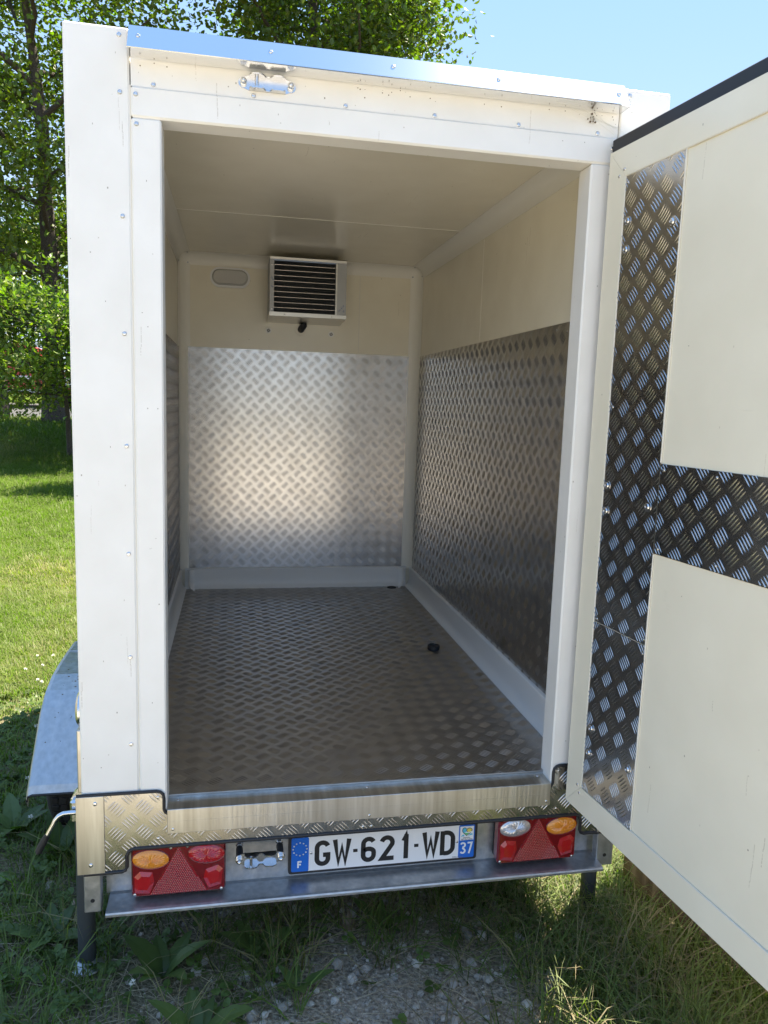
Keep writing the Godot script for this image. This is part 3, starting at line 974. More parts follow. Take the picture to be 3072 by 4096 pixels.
func tail_light(t: Node3D, at: Vector3, mirror: bool) -> void:
	var sg := -1.0 if mirror else 1.0
	var b := MB.new()
	b.box(Vector3(-0.118, -0.068, -0.05), Vector3(0.118, 0.068, -0.017), 0.006)
	var o := part("tail_light", b.mesh(), M.matt_black, t, Transform3D(Basis(), at))
	tag(o, "red and amber tail light with " + ("a clear reversing lens" if mirror else "a red fog lens"), "")
	# lens body
	b = MB.new()
	var a := rounded(-0.1195, -0.071, 0.1195, 0.071, 0.012, 5)
	var c := rounded(-0.1155, -0.067, 0.1155, 0.067, 0.010, 5)
	b.prism(a, -0.03, -0.006)
	for i in a.size():
		var j := (i + 1) % a.size()
		b.quad(Vector3(a[i].x, a[i].y, -0.006), Vector3(a[j].x, a[j].y, -0.006), Vector3(c[j].x, c[j].y, 0.0), Vector3(c[i].x, c[i].y, 0.0))
	b.prism(c, -0.004, 0.0002)
	part("lens_body", b.mesh(), M.red_dark, o)
	# oval lamps with radial flutes
	for e in [[-0.0705, 0.034, M.amber, "indicator_lens"], [0.0705, 0.0385, (M.clear if mirror else M.red_bright), "lamp_lens"]]:
		b = MB.new()
		var rx := 0.0455
		var ry := 0.0255
		var N := 40
		var rings := 6
		var P := func(i: int, k: int) -> Vector3:
			var f := float(i) / rings
			var an := TAU * k / N
			var ridge := (0.0011 if k % 2 == 0 else -0.0004) * sin(PI * minf(f * 1.15, 1.0))
			return Vector3(e[0] * sg + rx * f * cos(an), e[1] + ry * f * sin(an) - 0.006 * f * cos(an) * sg * 0.4, 0.0002 + 0.0085 * sqrt(maxf(0.0, 1.0 - f * f * 0.98)) + ridge)
		for i in rings:
			for k in N:
				if i == 0: b.tri(P.call(0, 0), P.call(1, k), P.call(1, k + 1))
				else: b.quad(P.call(i, k), P.call(i + 1, k), P.call(i + 1, k + 1), P.call(i, k + 1))
		var lens := part(e[3], b.mesh(), e[2], o)
		b = MB.new()
		var ring := PackedVector3Array()
		for k in 41:
			var an := TAU * k / 40
			ring.append(Vector3(e[0] * sg + (rx + 0.0012) * cos(an), e[1] + (ry + 0.0012) * sin(an) - 0.0024 * cos(an) * sg, 0.0012))
		b.tube(ring, PackedFloat32Array([0.0016]), 6, false)
		part("bezel", b.mesh(), M.red_dark, lens)
	# lower corner lamps
	for s in [-1.0, 1.0]:
		b = MB.new()
		var pl: PackedVector2Array
		if s < 0.0: pl = PackedVector2Array([Vector2(-0.111, -0.058), Vector2(-0.073, -0.062), Vector2(-0.062, -0.03), Vector2(-0.066, -0.003), Vector2(-0.098, 0.002), Vector2(-0.112, -0.012)])
		else: pl = PackedVector2Array([Vector2(0.076, -0.060), Vector2(0.108, -0.052), Vector2(0.113, -0.008), Vector2(0.1, 0.004), Vector2(0.068, -0.006), Vector2(0.063, -0.03)])
		var ce := Vector2.ZERO
		for p in pl: ce += p / pl.size()
		var inn := PackedVector2Array()
		for p in pl: inn.append(ce + (p - ce) * 0.62)
		for i in pl.size():
			var j := (i + 1) % pl.size()
			b.quad(Vector3(pl[i].x, pl[i].y, 0.0004), Vector3(pl[j].x, pl[j].y, 0.0004), Vector3(inn[j].x, inn[j].y, 0.0052), Vector3(inn[i].x, inn[i].y, 0.0052))
		b.prism(inn, 0.004, 0.0053)
		part("lamp_lens", b.mesh(), M.red_bright, o)
	# triangular reflector with a field of small pyramids
	b = MB.new()
	var T0 := Vector2(0.0, 0.063)
	var T1 := Vector2(-0.074, -0.064)
	var T2 := Vector2(0.074, -0.064)
	var tp := PackedVector2Array([T0, T1, T2])
	b.prism(tp, 0.0003, 0.0022)
	var s2 := 0.0052
	for j in 32:
		for i in range(-19, 20):
			var p := Vector2((i + (0.5 if j % 2 == 1 else 0.0)) * s2, -0.062 + j * s2 * 0.95)
			if not Geometry2D.is_point_in_polygon(p + Vector2(s2 * 0.6, 0), tp) or not Geometry2D.is_point_in_polygon(p - Vector2(s2 * 0.6, 0), tp) or not Geometry2D.is_point_in_polygon(p + Vector2(0, s2 * 0.6), tp): continue
			var top := Vector3(p.x, p.y, 0.0036)
			var k := []
			for m in 6:
				k.append(Vector3(p.x + s2 * 0.52 * cos(TAU * m / 6), p.y + s2 * 0.52 * sin(TAU * m / 6), 0.00225))
			for m in 6: b.tri(top, k[m], k[(m + 1) % 6])
	part("reflector", b.mesh(), M.red, o)
	screws(o, [[-0.111, -0.062], [0.109, -0.064], [-0.02, 0.062], [0.022, 0.063]], 0.0004, rivet_mesh)

func lights_and_plate(t: Node3D) -> void:
	# galvanised rear beam: web and a flange at its foot
	var b := MB.new()
	b.box(Vector3(-0.160, -0.2565, -0.056), Vector3(1.228, -0.03, -0.0505), 0.0)
	var prof := PackedVector2Array([Vector2(-0.0505, -0.253), Vector2(-0.042, -0.256), Vector2(0.023, -0.258), Vector2(0.030, -0.260), Vector2(0.032, -0.264), Vector2(0.032, -0.27), Vector2(0.026, -0.271), Vector2(0.021, -0.266), Vector2(-0.056, -0.262)])
	b.sweep(prof, Vector3(-0.151, 0, 0), Vector3(1.220, 0, 0), Vector3(0, 0, 1), Vector3(0, 1, 0), false)
	var beam := part("rear_beam", b.mesh(), M.galv, t)
	tag(beam, "galvanised steel rear beam with a folded lip", "")
	# end posts
	for s in [0, 1]:
		b = MB.new()
		var x0 := -0.208 if s == 0 else 1.214
		var x1 := -0.166 if s == 0 else 1.266
		b.box(Vector3(x0, -0.276, -0.034), Vector3(x1, -0.02, -0.003), 0.002)
		var po := part("end_post", b.mesh(), M.galv, t)
		b = MB.new()
		b.lathe(PackedVector2Array([Vector2(0.0055, 0.0), Vector2(0.0055, 0.0006), Vector2(0.0, 0.0006)]), 12)
		part("bolt_hole", b.mesh(), M.matt_black, po, Transform3D(Basis(), Vector3((x0 + x1) * 0.5, -0.243, -0.003)))
	tail_light(t, Vector3(0.0285, -0.1735, -0.001), false)
	tail_light(t, Vector3(1.026, -0.1715, -0.001), true)
	# keeper on two studs
	b = MB.new()
	b.box(Vector3(0.18, -0.128, -0.021), Vector3(0.182, -0.126, -0.02), 0.0)
	var kp := keeper(t, "hold_open_bracket", Vector3(0.238, -0.1457, 0.02), 1.0)
	for s in [-1.0, 1.0]:
		b = MB.new()
		b.lathe(PackedVector2Array([Vector2(0.0098, -0.071), Vector2(0.0098, -0.062), Vector2(0.0078, -0.06), Vector2(0.0078, -0.045)]), 6)
		part("nut", b.mesh(), M.zinc, kp, Transform3D(Basis(), Vector3(s * 0.0535, 0, 0)))
		b = MB.new()
		b.lathe(PackedVector2Array([Vector2(0.0, -0.048), Vector2(0.0092, -0.048), Vector2(0.0092, 0.0), Vector2(0.0, 0.0)]), 12)
		part("sleeve", b.mesh(), M.rubber, kp, Transform3D(Basis(), Vector3(s * 0.0535, 0, 0)))
	# number plate
	var np := Node3D.new()
	np.name = "number_plate"
	t.add_child(np)
	np.position = Vector3(0.5867, -0.1857, -0.0478)
	np.scale = Vector3(1.022, 1.01, 1.0)
	tag(np, "white French number plate in a black surround", "")
	b = MB.new()
	b.prism(rounded(-0.2645, -0.0565, 0.2645, 0.0565, 0.008, 4), -0.003, 0.008)
	part("surround", b.mesh(), M.rubber, np)
	b = MB.new()
	b.prism(rounded(-0.2565, -0.0495, 0.2565, 0.0495, 0.004, 3), 0.0075, 0.0086)
	part("plate", b.mesh(), M.plate_white, np)
	b = MB.new()
	b.prism(rounded(-0.2565, -0.0495, -0.2095, 0.0495, 0.004, 3), 0.0080, 0.0090)
	var eu := part("blue_band", b.mesh(), M.plate_blue, np)
	for i in 12:
		var a := TAU * i / 12
		b = MB.new()
		var st := PackedVector2Array()
		for k in 10:
			var r := 0.0026 if k % 2 == 0 else 0.0011
			st.append(Vector2(-0.2335 + 0.0185 * cos(a) + r * sin(TAU * k / 10), 0.0165 + 0.0185 * sin(a) + r * cos(TAU * k / 10)))
		b.prism(st, 0.0089, 0.0093)
		part("star", b.mesh(), M.plate_white, eu)
	letter(eu, "F", -0.2335, -0.0385, 0.0135, 0.0205, 0.0042, 0.0089, M.plate_white)
	b = MB.new()
	b.prism(rounded(0.2105, -0.0495, 0.2565, 0.0495, 0.004, 3), 0.0080, 0.0090)
	var rb := part("blue_band", b.mesh(), M.plate_blue, np)
	letter(rb, "3", 0.2235, -0.0375, 0.0175, 0.035, 0.0048, 0.0089, M.plate_white)
	letter(rb, "7", 0.2435, -0.0375, 0.0165, 0.035, 0.0048, 0.0089, M.plate_white)
	b = MB.new()
	b.prism(rect(0.2140, 0.0035, 0.2535, 0.0455), 0.0088, 0.0093)
	var lg := part("region_logo", b.mesh(), M.plate_white, rb)
	# emblem: two lobes and a pointed foot
	b = MB.new(); b.prism(arc(0.2265, 0.0335, 0.0058, 0.0075, 0, 345, 16), 0.0091, 0.0095); part("emblem_lobe", b.mesh(), M.sky_blue, lg)
	b = MB.new(); b.prism(arc(0.2405, 0.0335, 0.0078, 0.0058, 0, 345, 16), 0.0091, 0.00955); part("emblem_lobe", b.mesh(), M.yellow, lg)
	b = MB.new(); b.prism(PackedVector2Array([Vector2(0.2255, 0.0255), Vector2(0.2415, 0.0255), Vector2(0.233, 0.0185)]), 0.0091, 0.00945); part("emblem_foot", b.mesh(), M.logo_green, lg)
	b = MB.new()
	ribbon(b, arc(0.2265, 0.0335, 0.0062, 0.0079, 30, 250, 10), 0.0016, 0.0093, 0.0097)
	ribbon(b, arc(0.2405, 0.0335, 0.0082, 0.0062, -40, 230, 12), 0.0016, 0.0093, 0.00975)
	ribbon(b, PackedVector2Array([Vector2(0.224, 0.0258), Vector2(0.2325, 0.0175)]), 0.0016, 0.0093, 0.0097)
	ribbon(b, PackedVector2Array([Vector2(0.2325, 0.0165), Vector2(0.245, 0.0262)]), 0.0014, 0.0093, 0.00975)
	part("emblem_line", b.mesh(), M.ink, lg)
	b = MB.new()
	b.prism(PackedVector2Array([Vector2(0.237, 0.0165), Vector2(0.2505, 0.0185), Vector2(0.2495, 0.0235), Vector2(0.243, 0.022)]), 0.0091, 0.00945)
	b.prism(PackedVector2Array([Vector2(0.2165, 0.014), Vector2(0.2275, 0.017), Vector2(0.2245, 0.0215), Vector2(0.2195, 0.019)]), 0.0091, 0.0094)
	part("emblem_wash", b.mesh(), M.sky_blue, lg)
	text(lg, "logo_text", "Centre-", 0.0065, Transform3D(Basis(), Vector3(0.2330, 0.0115, 0.0095)), M.ink)
	text(lg, "logo_text", "Val de Loire", 0.0065, Transform3D(Basis(), Vector3(0.2335, 0.0062, 0.0095)), M.ink)
	text(np, "maker_code", "TPPR 11033", 0.006, Transform3D(Basis(), Vector3(0.209, -0.0465, 0.0093)), M.grey_ink)
	var x := -0.2565
	for e in [["G", 0.084, 0.043], ["W", 0.137, 0.046], ["-", 0.174, 0.013], ["6", 0.2105, 0.042], ["2", 0.262, 0.043], ["1", 0.3145, 0.026], ["-", 0.345, 0.013], ["W", 0.386, 0.045], ["D", 0.435, 0.043]]:
		letter(np, e[0], x + e[1], -0.038, e[2], 0.075, 0.0128 if e[0] != "-" else 0.009, 0.0086, M.ink)
	screws(np, [[-0.2035, 0.003], [0.2055, 0.0]], 0.0086, rivet_mesh)
	# chassis side rails
	for s in [0, 1]:
		b = MB.new()
		var xa := -0.20 if s == 0 else 1.19
		b.box(Vector3(xa, -0.2, -2.4), Vector3(xa + 0.06, -0.072, -0.036), 0.003)
		part("chassis_rail", b.mesh(), M.galv, t)

func running_gear(t: Node3D) -> void:
	for s in [0, 1]:
		var sx := 1.0 if s == 0 else -1.0
		var mid := 0.525
		var X := func(x: float) -> float: return x if s == 0 else 2.0 * mid - x
		# wheel
		var b := MB.new()
		var cz := -1.0
		var cy := -0.292
		var R := 0.256
		var w0 := -0.475
		var prof := PackedVector2Array([Vector2(0.165, -0.07), Vector2(0.19, -0.082), Vector2(0.225, -0.08), Vector2(0.245, -0.07), Vector2(R - 0.003, -0.062), Vector2(R, -0.05), Vector2(R, 0.05), Vector2(R - 0.003, 0.062), Vector2(0.245, 0.07), Vector2(0.225, 0.08), Vector2(0.19, 0.082), Vector2(0.165, 0.07)])
		var T := Transform3D(Basis(Vector3(0, 1, 0), PI / 2), Vector3(X.call(-0.40), cy, cz))
		b.lathe(prof, 40, T)
		var wh := part("wheel", b.mesh(), M.tyre, t)
		b = MB.new()
		for k in 48:
			var a := TAU * k / 48
			for m in [-0.045, -0.016, 0.016, 0.045]:
				var tt := T * Transform3D(Basis(Vector3(0, 0, 1), a), Vector3.ZERO) * Transform3D(Basis(Vector3(1, 0, 0), 0.25 * signf(m)), Vector3(R, 0, m))
				b.box(Vector3(-0.002, -0.013, -0.011), Vector3(0.006, 0.013, 0.011), 0.0015, tt)
		var tr := part("tread_blocks", b.mesh(), M.tyre, wh)
		tr.set_meta("kind", "stuff")
		b = MB.new()
		b.lathe(PackedVector2Array([Vector2(0.168, -0.068), Vector2(0.155, -0.055), Vector2(0.12, -0.03), Vector2(0.05, -0.02), Vector2(0.045, -0.05), Vector2(0.0, -0.05)]), 28, T)
		part("rim", b.mesh(), M.galv, wh)
		# mudguard
		b = MB.new()
		var path := [[-0.625, -0.265], [-0.637, -0.24], [-0.726, -0.153], [-0.832, -0.051], [-0.90, -0.012], [-1.0, 0.012], [-1.12, 0.018], [-1.25, 0.018], [-1.4, 0.014], [-1.5, -0.01], [-1.6, -0.1], [-1.66, -0.2]]
		var xi: float = -0.215
		for k in path.size() - 1:
			var a := Vector3(0, path[k][1], path[k][0])
			var e := Vector3(0, path[k + 1][1], path[k + 1][0])
			var xs := [[-0.498, -0.045], [-0.504, -0.02], [-0.498, -0.006], [-0.485, 0.0], [xi, 0.0]]
			for m in xs.size() - 1:
				var dn := Vector3(0, 0, 0)
				var A := a + Vector3(X.call(xs[m][0]), xs[m][1], 0)
				var B := e + Vector3(X.call(xs[m][0]), xs[m][1], 0)
				var C := e + Vector3(X.call(xs[m + 1][0]), xs[m + 1][1], 0)
				var D := a + Vector3(X.call(xs[m + 1][0]), xs[m + 1][1], 0)
				if s == 0: b.quad(D, C, B, A)
				else: b.quad(A, B, C, D)
				var th := Vector3(0, -0.0025, 0.0)
				if s == 0: b.quad(A + th, B + th, C + th, D + th)
				else: b.quad(D + th, C + th, B + th, A + th)
		var mg := part("mudguard", b.mesh(), M.galv, t)
		b = MB.new()
		b.tube(PackedVector3Array([Vector3(X.call(-0.503), -0.29, -0.626), Vector3(X.call(-0.498), -0.273, -0.624), Vector3(X.call(-0.485), -0.267, -0.623), Vector3(X.call(-0.215), -0.267, -0.623)]), PackedFloat32Array([0.004]), 8)
		part("edge_bead", b.mesh(), M.rubber, mg)
		# dried mud flecks on the top
		b = MB.new()
		var rm := RandomNumberGenerator.new()
		rm.seed = 60 + s
		for k in 34:
			var q := rm.randi_range(2, 5)
			var f := rm.randf()
			var ce := Vector3(X.call(rm.randf_range(-0.47, -0.3)), lerpf(path[q][1], path[q + 1][1], f), lerpf(path[q][0], path[q + 1][0], f))
			var hs := rm.randf_range(0.001, 0.0055) * rm.randf_range(0.4, 1.0)
			b.lathe(PackedVector2Array([Vector2(hs, 0.0), Vector2(hs * 0.8, 0.0008), Vector2(0, 0.001)]), 7, Transform3D(Basis(Vector3(1, 0, 0), -PI / 2 + (0.6 if q < 3 else 0.2)), ce))
		var fk := part("mud_flecks", b.mesh(), M.mud, mg)
		fk.set_meta("kind", "stuff")
		b = MB.new()
		b.tube(PackedVector3Array([Vector3(X.call(-0.485), 0.0185, -1.25), Vector3(X.call(-0.22), 0.0185, -1.25)]), PackedFloat32Array([0.0025]), 6)
		part("seam", b.mesh(), M.galv, mg)
		# prop stand: tube, foot, clamp, crank handle
		b = MB.new()
		var jx: float = X.call(-0.236)
		var jz := -0.17
		b.tube(PackedVector3Array([Vector3(jx, -0.05, jz), Vector3(jx, -0.535, jz)]), PackedFloat32Array([0.024]), 16)
		var js := part("prop_stand", b.mesh(), M.dark_steel, t)
		b = MB.new()
		b.lathe(PackedVector2Array([Vector2(0.0, 0.02), Vector2(0.026, 0.018), Vector2(0.05, 0.004), Vector2(0.052, 0.0)]), 20, Transform3D(Basis(Vector3(1, 0, 0), -PI / 2), Vector3(jx, -0.548, jz)))
		part("foot", b.mesh(), M.galv, js)
		b = MB.new()
		b.box(Vector3(X.call(-0.262), -0.092, jz - 0.03) if s == 0 else Vector3(X.call(-0.212), -0.092, jz - 0.03), Vector3(X.call(-0.212), -0.028, jz + 0.05) if s == 0 else Vector3(X.call(-0.262), -0.028, jz + 0.05), 0.006)
		part("clamp", b.mesh(), M.zinc, js)
		b = MB.new()
		b.prism(PackedVector2Array([Vector2(-0.262, -0.03), Vector2(-0.212, -0.03), Vector2(-0.212, 0.05), Vector2(-0.228, 0.04), Vector2(-0.242, 0.0)]), jz + 0.03, jz + 0.034, Transform3D(Basis(), Vector3.ZERO) if s == 0 else Transform3D(Basis(Vector3(0, 1, 0), PI), Vector3(2 * mid, 0, 2.0 * jz + 0.064)))
		part("bracket", b.mesh(), M.zinc, js)
		if s == 0:
			b = MB.new()
			b.tube(PackedVector3Array([Vector3(-0.225, -0.055, jz + 0.06), Vector3(-0.262, -0.055, jz + 0.06), Vector3(-0.275, -0.056, jz + 0.06), Vector3(-0.287, -0.062, jz + 0.06), Vector3(-0.296, -0.073, jz + 0.06), Vector3(-0.302, -0.086, jz + 0.06), Vector3(-0.319, -0.118, jz + 0.06)]), PackedFloat32Array([0.0062]), 10)
			var cr := part("crank", b.mesh(), M.zinc, js)
			b = MB.new()
			b.tube(PackedVector3Array([Vector3(-0.317, -0.113, jz + 0.06), Vector3(-0.321, -0.121, jz + 0.06), Vector3(-0.334, -0.146, jz + 0.06), Vector3(-0.341, -0.16, jz + 0.06), Vector3(-0.344, -0.166, jz + 0.06)]), PackedFloat32Array([0.007, 0.0092, 0.0105, 0.0085, 0.003]), 10)
			part("grip", b.mesh(), M.rubber, cr)
			# marker lamp and rubbing strip on the side wall
			b = MB.new()
			b.lathe(PackedVector2Array([Vector2(0.048, 0.0), Vector2(0.048, 0.008), Vector2(0.04, 0.014), Vector2(0.0, 0.018)]), 24, Transform3D(Basis(Vector3(0, 1, 0), -PI / 2), Vector3(-0.2135, 0.245, -0.09)))
			part("side_marker", b.mesh(), M.zinc, t)
			b = MB.new()
			b.box(Vector3(-0.2255, 0.03, -0.1), Vector3(-0.2035, 0.2, -0.05), 0.002)
			part("rubbing_strip", b.mesh(), M.brushed, t)

func door(t: Node3D) -> void:
	var d := Node3D.new()
	d.name = "door"
	t.add_child(d)
	d.position = Vector3(1.088, 0, 0.03)
	d.rotation.y = -(PI / 2 - 0.1126)
	tag(d, "cream insulated door swung wide open with tread plate strips inside", "")
	var W := 1.10
	var y0 := -0.038
	var y1 := 1.688
	# outer leaf, gasket, inner frame
	var b := MB.new()
	b.box(Vector3(-0.024, y0 + 0.004, -0.085), Vector3(W + 0.024, y1 + 0.046, -0.036), 0.003)
	part("outer_leaf", b.mesh(), M.white, d)
	b = MB.new()
	b.box(Vector3(-0.020, y0 + 0.006, -0.0355), Vector3(W + 0.02, y1 + 0.040, -0.016), 0.003)
	part("gasket", b.mesh(), M.rubber, d)
	b = MB.new()
	var f := 0.07
	b.box(Vector3(0.02, y0 + 0.02, -0.0155), Vector3(W - 0.02, y1 - 0.02, -0.0045), 0.0)
	part("panel", b.mesh(), M.cream, d)
	for k in [[[0, y0], [W, y0], [W - f, y0 + f], [f, y0 + f]], [[W, y1], [0, y1], [f, y1 - f], [W - f, y1 - f]], [[0, y1], [0, y0], [f, y0 + f], [f, y1 - f]], [[W, y0], [W, y1], [W - f, y1 - f], [W - f, y0 + f]]]:
		b = MB.new()
		var pl := PackedVector2Array()
		var ce := Vector2.ZERO
		for p in k: ce += Vector2(p[0], p[1]) * 0.25
		for p in k:
			var v := Vector2(p[0], p[1])
			pl.append(v + (ce - v).normalized() * 0.0004)
		b.prism(pl, -0.0155, 0.0)
		part("frame_rail", b.mesh(), M.cream, d)
	screws(d, [[0.065, 1.634], [0.045, 1.622], [0.053, 0.033], [0.064, 0.014]], 0.0, rivet_mesh)
	# tread strips
	var s1 := part("tread_strip", tread_mesh(rect(0.0715, 0.503, 0.288, 1.6165), 0.002, 0.067, 0.0018, 0.03, 0.02), M.tread, d, Transform3D(Basis(), Vector3(0, 0, -0.0022)))
	screws(s1, [[0.091, 1.507], [0.26, 1.471], [0.092, 1.44], [0.087, 0.862], [0.09, 0.797], [0.255, 0.83]], 0.0, washer_mesh, "bolt")
	screws(s1, [[0.08, 1.60], [0.27, 1.60], [0.085, 1.06], [0.275, 1.05], [0.083, 0.51], [0.28, 0.515]], 0.0, rivet_mesh)
	var s2 := part("tread_strip", tread_mesh(rect(0.0715, 0.033, 0.288, 0.501), 0.002, 0.067, 0.0018, 0.045, 0.0), M.tread, d, Transform3D(Basis(), Vector3(0, 0, -0.0022)))
	screws(s2, [[0.096, 0.213], [0.092, 0.143], [0.26, 0.178]], 0.0, washer_mesh, "bolt")
	screws(s2, [[0.08, 0.045], [0.28, 0.045], [0.28, 0.48]], 0.0, rivet_mesh)
	var s3 := part("tread_strip", tread_mesh(rect(0.29, 0.725, W - f - 0.002, 0.934), 0.002, 0.067, 0.0018, 0.06, 0.03), M.tread, d, Transform3D(Basis(), Vector3(0, 0, -0.0022)))
	screws(s3, [[0.302, 0.92], [0.47, 0.92], [0.62, 0.92], [0.302, 0.738], [0.49, 0.738], [0.65, 0.74]], 0.0, rivet_mesh)
	# sealant beads
	for k in [[0.0705, 0.033, 0.0705, 1.617], [0.2895, 0.937, 0.2895, 1.617], [0.2895, 0.033, 0.2895, 0.722], [0.0715, 1.6175, W - f, 1.6175], [0.29, 0.0325, W - f, 0.0325]]:
		b = MB.new()
		var n := 24
		var pa := PackedVector3Array()
		var ra := PackedFloat32Array()
		for i in n + 1:
			var q := float(i) / n
			pa.append(Vector3(lerpf(k[0], k[2], q), lerpf(k[1], k[3], q), -0.0026))
			ra.append(0.0024 * (1.0 + rng.randf_range(-0.25, 0.25)))
		b.tube(pa, ra, 6)
		part("sealant_bead", b.mesh(), M.caulk, d)

# ------------------------------------------------------------------ plants
func leaf_mesh(l: float, w: float, fold := 0.18) -> ArrayMesh:
	var b := MB.new()
	var z := fold * w
	var tip := Vector3(0, l, -0.12 * l)
	var q := Vector3(0, 0, 0)
	var m := Vector3(0, l * 0.5, -0.02 * l)
	for s in [-1.0, 1.0]:
		var e := Vector3(s * w * 0.5, l * 0.36, z)
		var e2 := Vector3(s * w * 0.4, l * 0.7, z * 0.6)
		if s > 0.0:
			b.tri(q, e, m); b.tri(m, e, e2); b.tri(m, e2, tip)
		else:
			b.tri(q, m, e); b.tri(m, e2, e); b.tri(m, tip, e2)
	return b.mesh()

# a tree: trunk with limbs, crown of leaves round the twig ends
func tree(called: String, label: String, at: Vector3, p: Dictionary, group := "") -> Node3D:
	var rg := RandomNumberGenerator.new()
	rg.seed = p.sd
	var o := thing(called, label, "tree", at, group)
	var tb := MB.new()
	var lb := MB.new()
	var ends := []
	var H: float = p.h
	var R: float = p.r
	var lean: Vector3 = Vector3(rg.randf_range(-0.12, 0.12), 0, rg.randf_range(-0.1, 0.1)) + p.get("lean", Vector3.ZERO)
	var path := PackedVector3Array()
	var rad := PackedFloat32Array()
	var n := 9
	for i in n + 1:
		var f := float(i) / n
		path.append(Vector3(lean.x * f * f * H + rg.randf_range(-0.06, 0.06) * f * H * 0.25, f * H * 0.92 - 0.15, lean.z * f * f * H + rg.randf_range(-0.06, 0.06) * f * H * 0.25))
		rad.append(p.tr * (1.25 - f * 0.25 if i == 0 else 1.0) * pow(1.0 - f * 0.93, 0.8))
	tb.tube(path, rad, 10)
	var limbs: int = p.limbs
	for k in limbs:
		var f: float = lerpf(p.low, 0.97, (k + rg.randf() * 0.6) / limbs)
		var ii := f * n
		var i0 := mini(int(ii), n - 1)
		var st := path[i0].lerp(path[i0 + 1], ii - i0)
		var az := k * 2.4 + rg.randf_range(-0.5, 0.5)
		var reach := R * (0.55 + 0.5 * sin(PI * clampf((f - p.low) / (1.0 - p.low) * 0.85 + 0.12, 0, 1))) * rg.randf_range(0.8, 1.15)
		var rise: float = (rg.randf_range(0.1, 0.6) + 0.5 * f) * p.get("rise", 1.0) + p.get("droop", 0.0)
		var dir := Vector3(cos(az), rise * 0.75, sin(az))
		var pp := PackedVector3Array([st])
		var pr := PackedFloat32Array()
		var r0: float = p.tr * 0.42 * (1.05 - f * 0.75)
		pr.append(r0)
		var cur := st
		var seg := 5
		for i in seg:
			var dd := dir.normalized() + Vector3(rg.randf_range(-0.35, 0.35), rg.randf_range(-0.3, 0.22), rg.randf_range(-0.35, 0.35))
			cur += dd.normalized() * reach / seg
			pp.append(cur); pr.append(r0 * pow(1.0 - (i + 1.0) / (seg + 0.4), 0.9) + 0.008)
		lb.tube(pp, pr, 6, false)
		ends.append(cur)
		var subs: int = p.subs
		for q in subs:
			var g := rg.randf_range(0.25, 0.95)
			var j := mini(int(g * seg), seg - 1)
			var s0 := pp[j].lerp(pp[j + 1], g * seg - j)
			var sd := (dir.normalized() * 0.6 + Vector3(rg.randf_range(-1, 1), rg.randf_range(-0.5, 0.9), rg.randf_range(-1, 1))).normalized()
			var ln := reach * rg.randf_range(0.22, 0.5)
			var m1 := s0 + sd * ln * 0.5 + Vector3(rg.randf_range(-0.1, 0.1), rg.randf_range(-0.1, 0.1), rg.randf_range(-0.1, 0.1)) * ln
			var m2 := s0 + sd * ln + Vector3(0, rg.randf_range(-0.25, 0.1) * ln, 0)
			var rr := maxf(0.006, r0 * 0.28 * (1.1 - g))
			lb.tube(PackedVector3Array([s0, m1, m2]), PackedFloat32Array([rr, rr * 0.7, rr * 0.3]), 5, false)
			ends.append(m2); ends.append(m1)
	part("trunk", tb.mesh(), M.bark, o)
	part("branches", lb.mesh(), M.bark, o)
	var xf := []
	var cols := []
	var per: int = p.leaves / maxi(1, ends.size())
	var cr: float = p.clump
	for e in ends:
		var tone := rg.randf_range(0.75, 1.2)
		for i in per:
			var v := Vector3(rg.randfn(), rg.randfn() * 0.62, rg.randfn()) * cr * 0.5
			var bs := Basis(Quaternion(Vector3(rg.randf_range(-1, 1), rg.randf_range(-1, 1), rg.randf_range(-1, 1)).normalized(), rg.randf_range(0, TAU)))
			if rg.randf() < 0.5: bs = Basis(Vector3(0, 1, 0), rg.randf_range(0, TAU)) * Basis(Vector3(1, 0, 0), rg.randf_range(0.9, 2.4))
			xf.append(Transform3D(bs.scaled(Vector3.ONE * rg.randf_range(0.65, 1.25)), e + v))
			var c: Color = p.col
			var u := rg.randf_range(0.65, 1.35) * tone
			cols.append(Color(c.r * u * rg.randf_range(0.85, 1.25), c.g * u, c.b * u * rg.randf_range(0.7, 1.2)))
	multi("crown", p.leaf, M.leaf, xf, cols, o)
	return o

